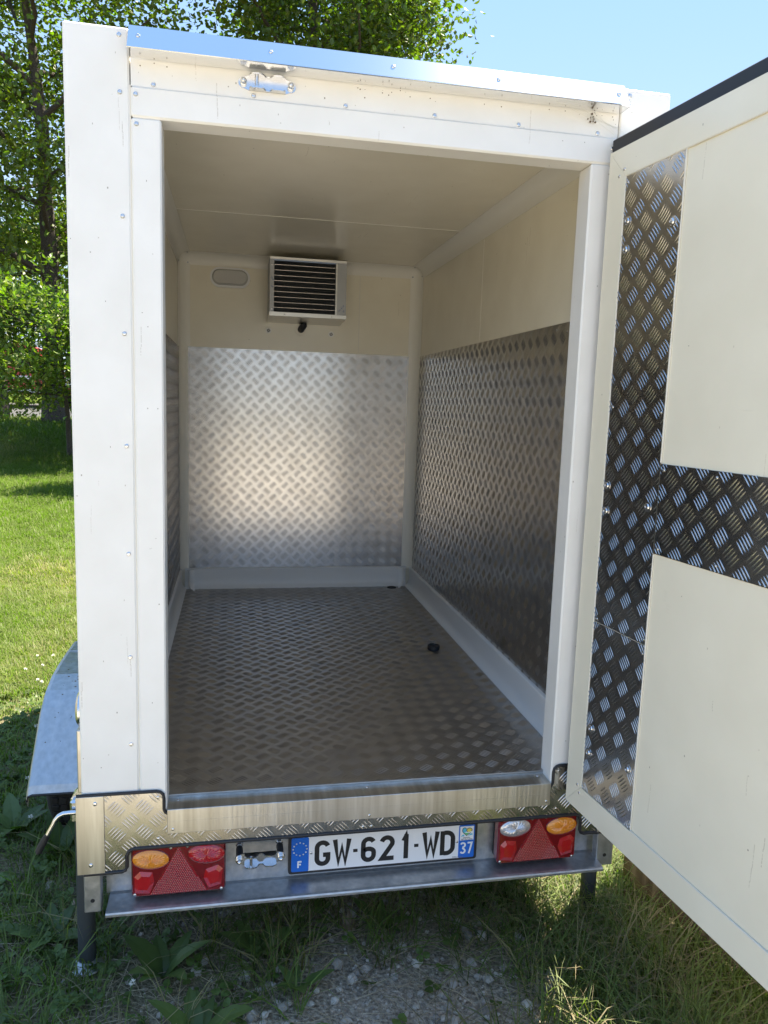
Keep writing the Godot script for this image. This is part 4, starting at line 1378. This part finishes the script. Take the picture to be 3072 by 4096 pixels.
func blade_clump(sd: int, nb: int, hgt: float, spread: float, w: float, bend: float) -> ArrayMesh:
	var rg := RandomNumberGenerator.new()
	rg.seed = sd
	var b := MB.new()
	for i in nb:
		var a := rg.randf_range(0, TAU)
		var root := Vector3(cos(a), 0, sin(a)) * spread * sqrt(rg.randf())
		var d := Vector3(cos(a + rg.randf_range(-1, 1)), 0, sin(a + rg.randf_range(-1, 1)))
		var h := hgt * rg.randf_range(0.55, 1.15)
		var s := Vector3(-d.z, 0, d.x).rotated(Vector3.UP, rg.randf_range(-0.8, 0.8)) * w * rg.randf_range(0.7, 1.2)
		var bd := bend * rg.randf_range(0.3, 1.3)
		var p0 := root - Vector3(0, 0.01, 0)
		var p1 := root + Vector3(0, h * 0.5, 0) + d * bd * h * 0.18
		var p2 := root + Vector3(0, h * 0.85, 0) + d * bd * h * 0.55
		var p3 := root + Vector3(0, h * (1.0 - 0.25 * bd), 0) + d * bd * h * 1.0
		for q in [[p0, 1.0, p1, 0.9], [p1, 0.9, p2, 0.6], [p2, 0.6, p3, 0.02]]:
			var A: Vector3 = q[0] - s * q[1]
			var B: Vector3 = q[0] + s * q[1]
			var C: Vector3 = q[2] + s * q[3]
			var D: Vector3 = q[2] - s * q[3]
			var nn := (B - A).cross(C - A).normalized()
			if nn.y < 0.0:
				nn = -nn
				var T := A
				A = B; B = T
				T = C
				C = D; D = T
			nn = (nn + Vector3.UP * 0.9).normalized()
			b.quadn(A, B, C, D, nn, nn, nn, nn)
	return b.mesh()

var soil := FastNoiseLite.new()

# how bare the ground is: 1 on the gravel behind the trailer, 0 on the lawn
func bare(x: float, z: float) -> float:
	var nz := soil.get_noise_2d(x * 60.0, z * 60.0) * 0.5
	var core := smoothstep(1.25, 0.45, Vector2((x - 0.5) / 0.62, (z - 0.4) / 0.62).length() + nz * 1.1)
	var under := 0.75 * smoothstep(1.1, 0.2, Vector2((x - 0.5) / 1.0, (z + 1.1) / 1.6).length())
	return clampf(maxf(core, under), 0.0, 1.0)

func clear_of_wheels(x: float, z: float) -> bool:
	return not (absf(z + 1.0) < 0.17 and (absf(x + 0.4) < 0.1 or absf(x - 1.45) < 0.1))

func ground_cover() -> void:
	var rg := RandomNumberGenerator.new()
	rg.seed = 404
	# lawn grass
	var kinds := [blade_clump(1, 11, 0.05, 0.035, 0.0018, 1.2), blade_clump(2, 11, 0.06, 0.04, 0.002, 1.5), blade_clump(3, 9, 0.04, 0.04, 0.0023, 1.0)]
	var X := [[], [], []]
	var C := [[], [], []]
	var put := func(x: float, z: float, sc: float) -> void:
		var k := rg.randi() % 3
		var dry := soil.get_noise_2d(x * 22.0 + 300.0, z * 9.0) * 0.9 + rg.randf_range(-0.35, 0.35)
		var c := Color(0.165, 0.215, 0.04)
		if dry > 0.12: c = c.lerp(Color(0.38, 0.31, 0.14), clampf((dry - 0.12) * 1.6, 0, 0.9))
		var u := rg.randf_range(0.7, 1.3)
		X[k].append(Transform3D(Basis(Vector3.UP, rg.randf_range(0, TAU)).scaled(Vector3(sc, sc * rg.randf_range(0.7, 1.25), sc)), Vector3(x, ground_y(x, z), z)))
		C[k].append(Color(c.r * u, c.g * u, c.b * u))
	for i in 26000:      # near lawn left of the trailer
		var z := rg.randf_range(-5.0, 0.8)
		var x := rg.randf_range(-2.6, -0.18)
		if z > -2.2 and rg.randf() < 0.78: continue
		if clear_of_wheels(x, z): put.call(x, z, rg.randf_range(0.8, 1.3))
	for i in 42000:
		var z := rg.randf_range(-12.0, -5.0)
		var x := rg.randf_range(-5.5, -0.3) if rg.randf() < 0.8 else rg.randf_range(-0.3, 5.0)
		put.call(x, z, rg.randf_range(1.1, 1.7))
	for i in 26000:
		var z := rg.randf_range(-19.6, -12.0)
		var x := rg.randf_range(-8.0, 0.5)
		var tall := 1.0 + 1.6 * smoothstep(-14.0, -17.5, z)
		put.call(x, z, rg.randf_range(1.5, 2.2) * tall)
	for i in 9000:       # verge beyond the road
		var z := rg.randf_range(-40.0, -30.2)
		put.call(rg.randf_range(-18.0, 2.0), z, rg.randf_range(3.0, 5.0))
	for i in 5000:       # right of the trailer and under it
		var z := rg.randf_range(-4.0, 0.9)
		var x := rg.randf_range(1.1, 2.6)
		if clear_of_wheels(x, z): put.call(x, z, rg.randf_range(0.9, 1.5))
	for k in 3:
		tag(multi("lawn_grass", kinds[k], M.grass, X[k], C[k], self), ["short mown lawn grass, thin upright blades", "short mown lawn grass, taller arching blades", "short mown lawn grass, low broad blades"][k], "grass", "", "stuff")
	# long grass right of the gravel and below the beam
	var long_m := [blade_clump(11, 12, 0.17, 0.035, 0.0017, 1.1), blade_clump(12, 10, 0.24, 0.04, 0.0016, 0.9)]
	X = [[], []]; C = [[], []]
	for i in 3000:
		var x := rg.randf_range(-0.5, 1.62)
		var z := rg.randf_range(-0.75, 0.95)
		var want := 0.0
		want = maxf(want, smoothstep(0.65, 1.1, x + soil.get_noise_2d(x * 90.0, z * 90.0) * 0.35))
		want = maxf(want, 0.4 * smoothstep(0.12, -0.1, z) * smoothstep(0.0, 0.35, x))
		want = maxf(want, 0.10)
		want *= (1.0 - 0.9 * bare(x, z)) * (1.0 - 0.75 * smoothstep(1.3, 1.45, x))
		if rg.randf() > want: continue
		if not clear_of_wheels(x, z): continue
		var k := rg.randi() % 2
		var u := rg.randf_range(0.6, 1.35)
		var c := Color(0.17, 0.225, 0.055)
		if rg.randf() < 0.3: c = Color(0.33, 0.27, 0.15)
		X[k].append(Transform3D(Basis(Vector3.UP, rg.randf_range(0, TAU)).scaled(Vector3(1, rg.randf_range(0.3, 0.85), 1)), Vector3(x, -0.55, z)))
		C[k].append(Color(c.r * u, c.g * u, c.b * u))
	for k in 2:
		tag(multi("long_grass", long_m[k], M.grass, X[k], C[k], self), ["tangled long grass beside the gravel, shorter tufts", "tangled long grass beside the gravel, tall wispy tufts"][k], "grass", "", "stuff")
	# clover: three round leaflets on a stalk
	var b := MB.new()
	for k in 3:
		var t := Transform3D(Basis(Vector3.UP, TAU * k / 3), Vector3(0, 0.024, 0))
		var r := 0.0095
		for i in 7:
			var a0 := TAU * i / 7
			var a1 := TAU * (i + 1) / 7
			var ce := Vector3(0.011, 0.001, 0)
			b.tri(t * ce, t * (ce + Vector3(cos(a1) * r, 0.002 * cos(2 * a1) , sin(a1) * r)), t * (ce + Vector3(cos(a0) * r, 0.002 * cos(2 * a0), sin(a0) * r)))
	b.quad(Vector3(-0.0006, 0, 0), Vector3(0.0006, 0, 0), Vector3(0.0006, 0.024, 0), Vector3(-0.0006, 0.024, 0))
	var clover := b.mesh()
	var xs := []
	var cs := []
	for i in 5600:
		var x := rg.randf_range(-1.9, 0.95)
		var z := rg.randf_range(-2.4, 0.85)
		if x > -0.2 and z < -0.9: continue
		var w := clampf(0.75 - x * 0.75, 0.05, 1.0) * (1.0 - 0.95 * bare(x, z))
		if rg.randf() > w or not clear_of_wheels(x, z): continue
		var u := rg.randf_range(0.6, 1.3)
		xs.append(Transform3D(Basis(Vector3(rg.randfn(), 0.0, rg.randfn()).normalized(), rg.randf_range(0, 0.6)) * Basis(Vector3.UP, rg.randf_range(0, TAU)).scaled(Vector3.ONE * rg.randf_range(0.7, 1.5)), Vector3(x, -0.555, z)))
		cs.append(Color(0.14 * u, 0.205 * u, 0.06 * u))
	tag(multi("clover", clover, M.leaf, xs, cs, self), "low clover carpet in the shade beside the trailer", "clover", "", "stuff")
	# gravel stones
	var stone := stone_mesh(5)
	xs = []; cs = []
	for i in 24000:
		var x := rg.randf_range(-0.6, 1.7)
		var z := rg.randf_range(-1.6, 1.6)
		if rg.randf() > bare(x, z) * 0.9 + 0.04: continue
		var s := 0.0016 / pow(rg.randf_range(0.02, 1.0), 0.72)
		s = minf(s, 0.017)
		xs.append(Transform3D(Basis(Vector3(rg.randfn(), rg.randfn(), rg.randfn()).normalized(), rg.randf_range(0, TAU)).scaled(Vector3(s, s * rg.randf_range(0.5, 0.9), s)), Vector3(x, -0.55 + s * 0.25, z)))
		var u := rg.randf_range(0.5, 1.25)
		cs.append(Color(0.46 * u, 0.41 * u, 0.35 * u))
	tag(multi("gravel_stones", stone, M.stone, xs, cs, self), "scattered pale gravel stones pressed in the dirt", "gravel", "", "stuff")
	# litter of dry stalks and bits
	var straw := MB.new()
	straw.tube(PackedVector3Array([Vector3(-0.04, 0, 0), Vector3(0, 0.004, 0.004), Vector3(0.045, 0.001, 0)]), PackedFloat32Array([0.0008]), 4, false)
	xs = []; cs = []
	for i in 6500:
		var x := rg.randf_range(-0.7, 1.6)
		var z := rg.randf_range(-0.8, 0.9)
		xs.append(Transform3D(Basis(Vector3.UP, rg.randf_range(0, TAU)) * Basis(Vector3(0, 0, 1), rg.randf_range(-0.3, 0.3)).scaled(Vector3.ONE * rg.randf_range(0.4, 1.3)), Vector3(x, -0.546 + rg.randf_range(0, 0.012), z)))
		var u := rg.randf_range(0.5, 1.3)
		cs.append(Color(0.36 * u, 0.30 * u, 0.20 * u))
	tag(multi("dry_stalks", straw.mesh(), M.dead, xs, cs, self), "dry straw and stalks strewn over the dirt", "straw", "", "stuff")

func stone_mesh(sd: int) -> ArrayMesh:
	var rg := RandomNumberGenerator.new()
	rg.seed = sd
	var b := MB.new()
	var N := 6
	var P := []
	for j in 5:
		var row := []
		for i in N:
			var th := PI * j / 4
			var k := 1.0 if j == 0 or j == 4 else rg.randf_range(0.8, 1.2)
			row.append(Vector3(sin(th) * cos(TAU * i / N + j * 0.4), cos(th), sin(th) * sin(TAU * i / N + j * 0.4)) * k)
		P.append(row)
	for j in 4:
		for i in N:
			var q := (i + 1) % N
			b.quad(P[j][i], P[j][q], P[j + 1][q], P[j + 1][i])
	return b.mesh()

# a rosette weed with long toothed leaves
func weed(at: Vector3, sd: int, nl: int, l: float, up: float, label: String, tilt := 0.0) -> void:
	var rg := RandomNumberGenerator.new()
	rg.seed = sd
	var o := thing("broadleaf_weed", label, "weed", at, "broadleaf weeds round the gravel")
	for k in nl:
		var az := TAU * k / nl + rg.randf_range(-0.35, 0.35) + tilt
		var L := l * rg.randf_range(0.7, 1.15)
		var w := L * rg.randf_range(0.13, 0.19)
		var rise := up * rg.randf_range(0.7, 1.25)
		var b := MB.new()
		b.colored = true
		var u := rg.randf_range(0.75, 1.25)
		b.col = Color(0.14 * u, 0.205 * u, 0.07 * u)
		var S := 9
		var cen := PackedVector3Array()
		var wid := []
		for i in S + 1:
			var f := float(i) / S
			var el := rise * (1.0 - 0.75 * f) 
			var pos := Vector3(0, 0, 0) if i == 0 else cen[i - 1] + Vector3(cos(az) * cos(el), sin(el), sin(az) * cos(el)) * L / S
			cen.append(pos)
			wid.append(w * (0.12 + sin(PI * pow(f, 0.85)) * (1.0 if i % 2 == 0 else 0.86)) if i < S else 0.0005)
		var s := Vector3(-sin(az), 0, cos(az))
		for i in S:
			var k0 := Vector3(0, 0.12 * wid[i], 0)
			var k1 := Vector3(0, 0.12 * wid[i + 1], 0)
			b.quad(cen[i], cen[i] + s * wid[i] + k0, cen[i + 1] + s * wid[i + 1] + k1, cen[i + 1])
			b.quad(cen[i] - s * wid[i] + k0, cen[i], cen[i + 1], cen[i + 1] - s * wid[i + 1] + k1)
		part("leaf", b.mesh(), M.leaf, o)

func clover_flower(at: Vector3, sd: int) -> void:
	var rg := RandomNumberGenerator.new()
	rg.seed = sd
	var o := thing("clover_flower", "white clover flower head standing in the clover", "flower", at, "white clover flowers")
	var h := rg.randf_range(0.07, 0.12)
	var lean := Vector3(rg.randf_range(-0.02, 0.02), 0, rg.randf_range(-0.02, 0.02))
	var b := MB.new()
	b.tube(PackedVector3Array([Vector3.ZERO, Vector3(0, h * 0.6, 0) + lean * 0.4, Vector3(0, h, 0) + lean]), PackedFloat32Array([0.0011]), 5, false)
	part("stalk", b.mesh(), M.stem, o)
	b = MB.new()
	for i in 34:
		var d := Vector3(rg.randfn(), rg.randfn() * 0.7 + 0.35, rg.randfn()).normalized()
		var s := d.cross(Vector3(0.3, 0.9, 0.2)).normalized() * 0.0014
		var c := Vector3(0, h, 0) + lean
		b.tri(c + d * 0.003 - s, c + d * 0.003 + s, c + d * 0.0105)
	part("flower_head", b.mesh(), M.petal, o)

func dead_leaf(at: Vector3, sd: int, label: String, size := 0.045) -> void:
	var rg := RandomNumberGenerator.new()
	rg.seed = sd
	var b := MB.new()
	b.colored = true
	var u := rg.randf_range(0.8, 1.2)
	b.col = Color(0.30 * u, 0.22 * u, 0.15 * u)
	var n := 22
	var rim := PackedVector3Array()
	for i in n:
		var a := TAU * i / n
		var lobes := 1.0 + 0.26 * sin(a * 7.0 + sd)
		var e := Vector3(cos(a) * 1.0, 0, sin(a) * 0.56) * lobes * size
		e.y = 0.35 * e.x * e.x / size - 0.25 * absf(e.z) + rg.randf_range(-0.002, 0.002)
		rim.append(e)
	for i in n: b.tri(Vector3(0, 0.003, 0), rim[(i + 1) % n], rim[i])
	var o := part("fallen_oak_leaf", b.mesh(), M.dead, self, Transform3D(Basis(Vector3.UP, rg.randf_range(0, TAU)) * Basis(Vector3(1, 0, 0), rg.randf_range(-0.3, 0.3)), at))
	tag(o, label, "leaf", "fallen oak leaves")

# ------------------------------------------------------------------ the far side of the road
func red_van() -> void:
	var z := -28.2
	var x1 := -5.15     # nose, to the right
	var y := ground_y(0, z) + 0.02
	var o := thing("red_van", "red service van with white stripes parked across the road behind the shrub", "van", Vector3(x1, y, z))
	var b := MB.new()
	var side := PackedVector2Array([Vector2(0, 0.45), Vector2(0.02, 0.8), Vector2(-0.25, 1.12), Vector2(-1.0, 1.25), Vector2(-1.65, 2.05), Vector2(-2.0, 2.2), Vector2(-5.2, 2.25), Vector2(-5.3, 2.1), Vector2(-5.3, 0.42), Vector2(-4.75, 0.42), Vector2(-4.6, 0.72), Vector2(-4.25, 0.8), Vector2(-3.9, 0.72), Vector2(-3.75, 0.42), Vector2(-1.45, 0.42), Vector2(-1.3, 0.72), Vector2(-0.95, 0.8), Vector2(-0.6, 0.72), Vector2(-0.45, 0.42)])
	b.prism(side, -0.9, 0.9)
	part("body", b.mesh(), M.van_red, o)
	b = MB.new(); b.prism(PackedVector2Array([Vector2(-1.05, 1.28), Vector2(-1.62, 1.98), Vector2(-2.3, 1.98), Vector2(-2.3, 1.28)]), 0.9, 0.905); part("side_window", b.mesh(), M.glass_dark, o)
	b = MB.new(); b.prism(rect(-5.2, 0.95, -0.5, 1.08), 0.9, 0.906); part("stripe", b.mesh(), M.plate_white, o)
	b = MB.new(); b.prism(PackedVector2Array([Vector2(-0.75, 0.75), Vector2(-0.35, 0.75), Vector2(-0.55, 1.05), Vector2(-0.95, 1.05)]), 0.901, 0.91); part("stripe", b.mesh(), M.plate_white, o)
	b = MB.new(); b.prism(rect(-5.2, 0.5, -1.5, 0.62), 0.9, 0.91); part("sill_trim", b.mesh(), M.plate_white, o)
	b = MB.new(); b.box(Vector3(-0.1, 0.4, -0.85), Vector3(0.06, 0.6, 0.85), 0.03); part("bumper", b.mesh(), M.matt_black, o)
	for x in [-0.95, -4.25]:
		for s in [-1.0, 1.0]:
			b = MB.new()
			b.lathe(PackedVector2Array([Vector2(0.2, 0.09), Vector2(0.32, 0.1), Vector2(0.345, 0.06), Vector2(0.345, -0.1), Vector2(0.0, -0.1)]), 24, Transform3D(Basis(Vector3(0, 1, 0), 0.0 if s > 0 else PI), Vector3(x, 0.34, 0.8 * s)))
			var w := part("wheel", b.mesh(), M.tyre, o)
			b = MB.new()
			b.lathe(PackedVector2Array([Vector2(0.205, 0.085), Vector2(0.17, 0.06), Vector2(0.0, 0.08)]), 20, Transform3D(Basis(Vector3(0, 1, 0), 0.0 if s > 0 else PI), Vector3(x, 0.34, 0.8 * s)))
			part("rim", b.mesh(), M.zinc, w)

func surroundings() -> void:
	# ground: one sheet to the horizon, fine near the trailer
	soil.seed = 9; soil.frequency = 0.02; soil.fractal_octaves = 4
	var xs := PackedFloat32Array()
	var zs := PackedFloat32Array()
	for v in [-260.0, -160.0, -90.0, -50.0, -30.0, -20.0, -14.0, -10.0, -7.0, -5.0, -3.6, -2.8, -2.2]: xs.append(v)
	for i in 64: xs.append(-1.9 + i * 0.065)
	for v in [2.6, 3.2, 4.0, 5.5, 8.0, 12.0, 18.0, 28.0, 50.0, 90.0, 160.0, 260.0]: xs.append(v)
	for v in [-260.0, -160.0, -100.0, -60.0, -45.0, -38.0]: zs.append(v)
	for i in 34: zs.append(-36.0 + i * 1.0)
	for i in 56: zs.append(-2.0 + i * 0.065)
	for v in [1.8, 2.4, 3.2, 4.5, 7.0, 11.0, 18.0, 30.0, 60.0, 120.0, 260.0]: zs.append(v)
	var b := MB.new()
	b.colored = true
	var V := func(i: int, k: int) -> Vector3:
		var x := xs[i]
		var z := zs[k]
		var y := ground_y(x, z)
		if absf(x - 0.3) < 1.8 and absf(z) < 1.6: y += soil.get_noise_2d(x * 160.0, z * 160.0) * 0.012 - 0.004
		return Vector3(x, y, z)
	var colr := func(p: Vector3) -> Color:
		var g := Color(0.19, 0.18, 0.085).lerp(Color(0.33, 0.275, 0.175), clampf(soil.get_noise_2d(p.x * 14.0, p.z * 14.0) + 0.4, 0, 1))
		return g.lerp(Color(0.55, 0.475, 0.385), bare(p.x, p.z))
	for i in xs.size() - 1:
		for k in zs.size() - 1:
			var p: Array[Vector3] = [V.call(i, k), V.call(i, k + 1), V.call(i + 1, k + 1), V.call(i + 1, k)]
			for q in [[0, 1, 2], [0, 2, 3]]:
				var n := (p[q[1]] - p[q[0]]).cross(p[q[2]] - p[q[0]]).normalized()
				for m in [q[0], q[2], q[1]]:
					b.v.append(p[m]); b.n.append(n); b.c.append(colr.call(p[m]))
	tag(part("ground", b.mesh(), M.ground, self), "", "", "", "structure")
	# pale gravel drive in the sun behind the photographer
	b = MB.new()
	var edge := PackedVector2Array()
	for i in 21: edge.append(Vector2(-6.0 + i * 0.65, 0.95 + 0.2 * sin(i * 1.7) + 0.2 * soil.get_noise_2d(i * 40.0, 5.0) + (0.8 if i < 6 or i > 15 else 0.0)))
	for i in 20:
		b.quad(Vector3(edge[i].x, -0.545, edge[i].y), Vector3(edge[i].x, -0.545, 22.0), Vector3(edge[i + 1].x, -0.545, 22.0), Vector3(edge[i + 1].x, -0.545, edge[i + 1].y))
	tag(part("gravel_drive", b.mesh(), M.gravel, self), "", "", "", "structure")
	# road
	b = MB.new()
	for i in 20:
		var xa := -60.0 + i * 6.0
		var xb := xa + 6.0
		var za := -20.0 + 0.035 * xa
		var zb := -20.0 + 0.035 * xb
		for k in 9:
			var z0 := -k * 1.08
			var z1 := -(k + 1) * 1.08
			b.quad(Vector3(xa, ground_y(0, za + z1) + 0.02, za + z1), Vector3(xa, ground_y(0, za + z0) + 0.02, za + z0), Vector3(xb, ground_y(0, zb + z0) + 0.02, zb + z0), Vector3(xb, ground_y(0, zb + z1) + 0.02, zb + z1))
	tag(part("road", b.mesh(), M.asphalt, self), "", "", "", "structure")
	print("ground done")
	red_van()
	# oaks behind the trailer
	var oak_leaf := leaf_mesh(0.14, 0.085)
	var big_leaf := leaf_mesh(0.26, 0.17)
	tree("oak_tree", "large leaning oak whose crown hangs over the trailer roof", Vector3(2.1, ground_y(0, -19.0), -19.0), {sd = 3, h = 15.5, r = 3.75, tr = 0.3, limbs = 20, subs = 8, low = 0.32, leaves = 56000, clump = 1.1, leaf = oak_leaf, col = Color(0.13, 0.185, 0.033)}, "oaks behind the trailer")
	tree("oak_tree", "straight oak with a forked dark trunk left of the trailer", Vector3(-4.3, ground_y(0, -18.5), -18.5), {sd = 8, h = 14.0, r = 4.0, tr = 0.26, limbs = 18, subs = 7, low = 0.26, leaves = 25000, clump = 1.0, leaf = oak_leaf, col = Color(0.135, 0.19, 0.033)}, "oaks behind the trailer")
	tree("oak_tree", "slanting oak beside the road left of the forked trunk", Vector3(-5.7, ground_y(0, -19.0), -19.0), {sd = 15, h = 12.5, r = 3.6, tr = 0.24, limbs = 16, subs = 7, low = 0.3, leaves = 20000, clump = 0.95, leaf = oak_leaf, col = Color(0.165, 0.225, 0.035), lean = Vector3(-0.12, 0, 0)}, "oaks behind the trailer")
	print("oaks done")
	for k in [[-14.0, -41.0, 21, "bushy dark tree beyond the road behind the tail of the red van"], [-9.0, -44.0, 22, "bushy tree beyond the road seen between the oak trunks"], [-4.0, -40.0, 23, "low bushy tree beyond the road just off the nose of the red van"]]:
		tree("roadside_tree", k[3], Vector3(k[0], ground_y(0, k[1]), k[1]), {sd = k[2], h = 9.5, r = 4.0, tr = 0.25, limbs = 14, subs = 6, low = 0.1, leaves = 9000, clump = 1.3, leaf = big_leaf, col = Color(0.05, 0.09, 0.018)}, "trees beyond the road")
	var fruit_leaf := leaf_mesh(0.095, 0.05)
	tree("fruit_tree", "spreading bright green fruit tree by the road beside the trailer", Vector3(-2.85, ground_y(0, -13.1), -13.1), {sd = 31, h = 3.2, r = 2.1, tr = 0.055, limbs = 26, subs = 9, low = 0.42, rise = 0.45, droop = -0.08, leaves = 18000, clump = 0.46, leaf = fruit_leaf, col = Color(0.19, 0.265, 0.045)})
	tree("fruit_tree", "young round fruit tree on the lawn behind the trailer nose", Vector3(-1.15, ground_y(0, -10.0), -10.0), {sd = 37, h = 2.8, r = 0.85, tr = 0.04, limbs = 12, subs = 6, low = 0.35, leaves = 4500, clump = 0.4, leaf = fruit_leaf, col = Color(0.17, 0.25, 0.04)})
	print("trees done")
	# board fence on the right, its foot seen below the door
	var te := thing("board_fence", "weathered horizontal board fence standing in the grass behind the open door", "fence", Vector3(1.55, -0.55, 0.0))
	te.rotation.y = 0.26
	for k in 9:
		b = MB.new()
		var lift := 0.0 + k * 0.142
		b.box(Vector3(0.0, 0.015 + lift, -0.3), Vector3(0.024, 0.135 + lift, 3.2), 0.004)
		part("board", b.mesh(), M.wood, te)
	for zz in [-0.22, 0.8, 2.0, 3.1]:
		b = MB.new()
		b.box(Vector3(0.026, -0.1, zz - 0.035), Vector3(0.096, 1.3, zz + 0.035), 0.005)
		part("post", b.mesh(), M.wood, te)

func small_things() -> void:
	# rubber plug with its chain, lying on the trailer floor
	var pl := thing("drain_plug", "black rubber drain plug with a short bead chain lying on the trailer floor", "plug", Vector3(1.012, 0.0105, -1.153))
	var b := MB.new()
	b.lathe(PackedVector2Array([Vector2(0.0, 0.0), Vector2(0.024, 0.0), Vector2(0.0262, 0.003), Vector2(0.0262, 0.0175), Vector2(0.024, 0.02), Vector2(0.019, 0.02), Vector2(0.017, 0.0155), Vector2(0.006, 0.0155), Vector2(0.0, 0.018)]), 24, Transform3D(Basis(Vector3(1, 0, 0), -PI / 2), Vector3.ZERO))
	part("plug", b.mesh(), M.rubber, pl)
	b = MB.new()
	var pts := PackedVector3Array()
	for i in 9:
		var f := i / 8.0
		pts.append(Vector3(0.006 + 0.012 * sin(f * 6.0) + 0.012 * f, 0.018 * (1.0 - f) + 0.003, -0.01 - 0.125 * f))
	b.tube(pts, PackedFloat32Array([0.0018]), 6)
	part("chain", b.mesh(), M.zinc, pl)
	# weeds
	var W := [
		[Vector3(-0.02, -0.55, -0.08), 5, 7, 0.16, 0.95, "broad leafy weed growing under the left tail light"],
		[Vector3(0.08, -0.55, 0.16), 6, 6, 0.17, 1.0, "weed with two upright toothed leaves beside the gravel"],
		[Vector3(0.24, -0.55, -0.14), 7, 6, 0.14, 0.8, "dark weed in the shade under the hold open bracket"],
		[Vector3(0.34, -0.55, 0.02), 8, 5, 0.12, 0.9, "small weed at the corner of the gravel patch"],
		[Vector3(-0.36, -0.55, -0.28), 9, 7, 0.15, 0.7, "broad leafy weed left of the prop stand"],
		[Vector3(-0.42, -0.55, -0.72), 10, 6, 0.17, 0.9, "tall leafy weed behind the crank handle"],
		[Vector3(-0.46, -0.55, 0.12), 11, 6, 0.18, 0.8, "long leaved weed in the clover"],
		[Vector3(0.62, -0.55, -0.2), 12, 5, 0.12, 0.8, "leafy weed below the number plate"],
		[Vector3(-0.62, -0.55, -0.9), 13, 7, 0.16, 0.8, "leafy weed beside the mudguard"]]
	for w in W: weed(w[0], w[1], w[2], w[3], w[4], w[5])
	var rg := RandomNumberGenerator.new()
	rg.seed = 88
	for i in 26:
		var z := rg.randf_range(-2.6, -0.5)
		clover_flower(Vector3(rg.randf_range(-1.05, -0.56) + (z + 1.0) * 0.1, -0.55, z), 500 + i)
	for p in [[0.02, 0.22], [0.17, 0.3], [-0.1, 0.02]]:
		clover_flower(Vector3(p[0], -0.55, p[1]), int(p[0] * 100) + 900)
	dead_leaf(Vector3(0.52, -0.535, -0.2), 1, "pale lobed oak leaf lying on the dirt below the number plate", 0.042)
	dead_leaf(Vector3(1.2, -0.53, -0.12), 2, "curled grey oak leaf lying below the right tail light", 0.05)
	dead_leaf(Vector3(1.12, -0.53, -0.18), 3, "brown oak leaf on the sunlit dirt below the beam", 0.045)
	dead_leaf(Vector3(1.26, -0.53, -0.06), 4, "folded oak leaf in the grass near the end post", 0.045)
	dead_leaf(Vector3(-0.3, -0.53, -0.36), 5, "brown oak leaf in the clover by the prop stand", 0.045)
	# bigger stones of the gravel patch
	var sh := [stone_mesh(61), stone_mesh(62), stone_mesh(63)]
	for i in 22:
		var s := rg.randf_range(0.007, 0.015)
		var x := rg.randf_range(0.18, 1.0)
		var z := rg.randf_range(-0.06, 0.5)
		if i % 2 == 0:
			x = rg.randf_range(0.12, 0.42); z = rg.randf_range(0.02, 0.3)
		var m := StandardMaterial3D.new()
		var u := rg.randf_range(0.75, 1.2)
		m.albedo_color = lin(0.52 * u, 0.48 * u, 0.42 * u)
		m.roughness = 0.9
		var o := part("pebble", sh[i % 3], m, self, Transform3D(Basis(Vector3(rg.randfn(), rg.randfn(), rg.randfn()).normalized(), rg.randf_range(0, TAU)).scaled(Vector3(s, s * 0.65, s * 0.85)), Vector3(x, -0.55 + s * 0.35, z)))
		tag(o, "pale angular pebble lying in the gravel patch", "pebble", "pebbles of the gravel patch")
	b = MB.new()
	b.prism(PackedVector2Array([Vector2(-0.03, -0.012), Vector2(0.03, -0.016), Vector2(0.034, 0.008), Vector2(0.0, 0.017), Vector2(-0.032, 0.01)]), 0.0, 0.001)
	var sc := part("plastic_scrap", b.mesh(), M.blue_scrap, self, Transform3D(Basis(Vector3(1, 0, 0), -PI / 2 + 0.25), Vector3(1.32, -0.53, 0.31)))
	tag(sc, "torn scrap of blue plastic in the grass near the gravel", "scrap")

func _ready() -> void:
	# ---- camera
	var cam := Camera3D.new()
	cam.name = "camera"
	add_child(cam)
	cam.transform = Transform3D(Basis(Vector3(0.98105194, 0.03222244, 0.19104659), Vector3(-0.00457275, 0.98964915, -0.14343521), Vector3(-0.19369092, 0.13984378, 0.97104456)), Vector3(0.167, 1.0468, 1.894))
	cam.fov = 68.1035
	cam.near = 0.05
	cam.far = 600.0
	cam.current = true
	# ---- sky, sun, exposure
	var env := Environment.new()
	var sm := ProceduralSkyMaterial.new()
	sm.sky_top_color = Color(0.545, 0.705, 0.915)
	sm.sky_horizon_color = Color(0.87, 0.925, 0.96)
	sm.sky_curve = 0.16
	sm.ground_bottom_color = Color(0.25, 0.27, 0.18)
	sm.ground_horizon_color = Color(0.5, 0.55, 0.5)
	sm.sun_angle_max = 12.0
	sm.energy_multiplier = 0.425
	var sky := Sky.new()
	sky.sky_material = sm
	env.background_mode = Environment.BG_SKY
	env.sky = sky
	env.tonemap_mode = Environment.TONE_MAPPER_LINEAR
	env.tonemap_exposure = 3.8
	env.sdfgi_enabled = true
	env.ssao_enabled = true
	env.ssil_enabled = true
	var we := WorldEnvironment.new()
	we.name = "world_environment"
	we.environment = env
	add_child(we)
	var sun := DirectionalLight3D.new()
	sun.name = "sun"
	sun.light_energy = 1.5
	sun.light_angular_distance = 0.5
	sun.light_color = Color(1.0, 0.955, 0.87)
	sun.shadow_enabled = true
	add_child(sun)
	# shadows fall to the left and towards the camera
	sun.look_at_from_position(Vector3.ZERO, Vector3(-0.82 * 0.51, -1.0, 0.57 * 0.51), Vector3(0, 0, -1))
	# ---- scene
	rng.seed = 1
	materials()
	make_hardware()
	print("materials done")
	surroundings()
	trailer()
	print("trailer done")
	ground_cover()
	small_things()
	print("all done")
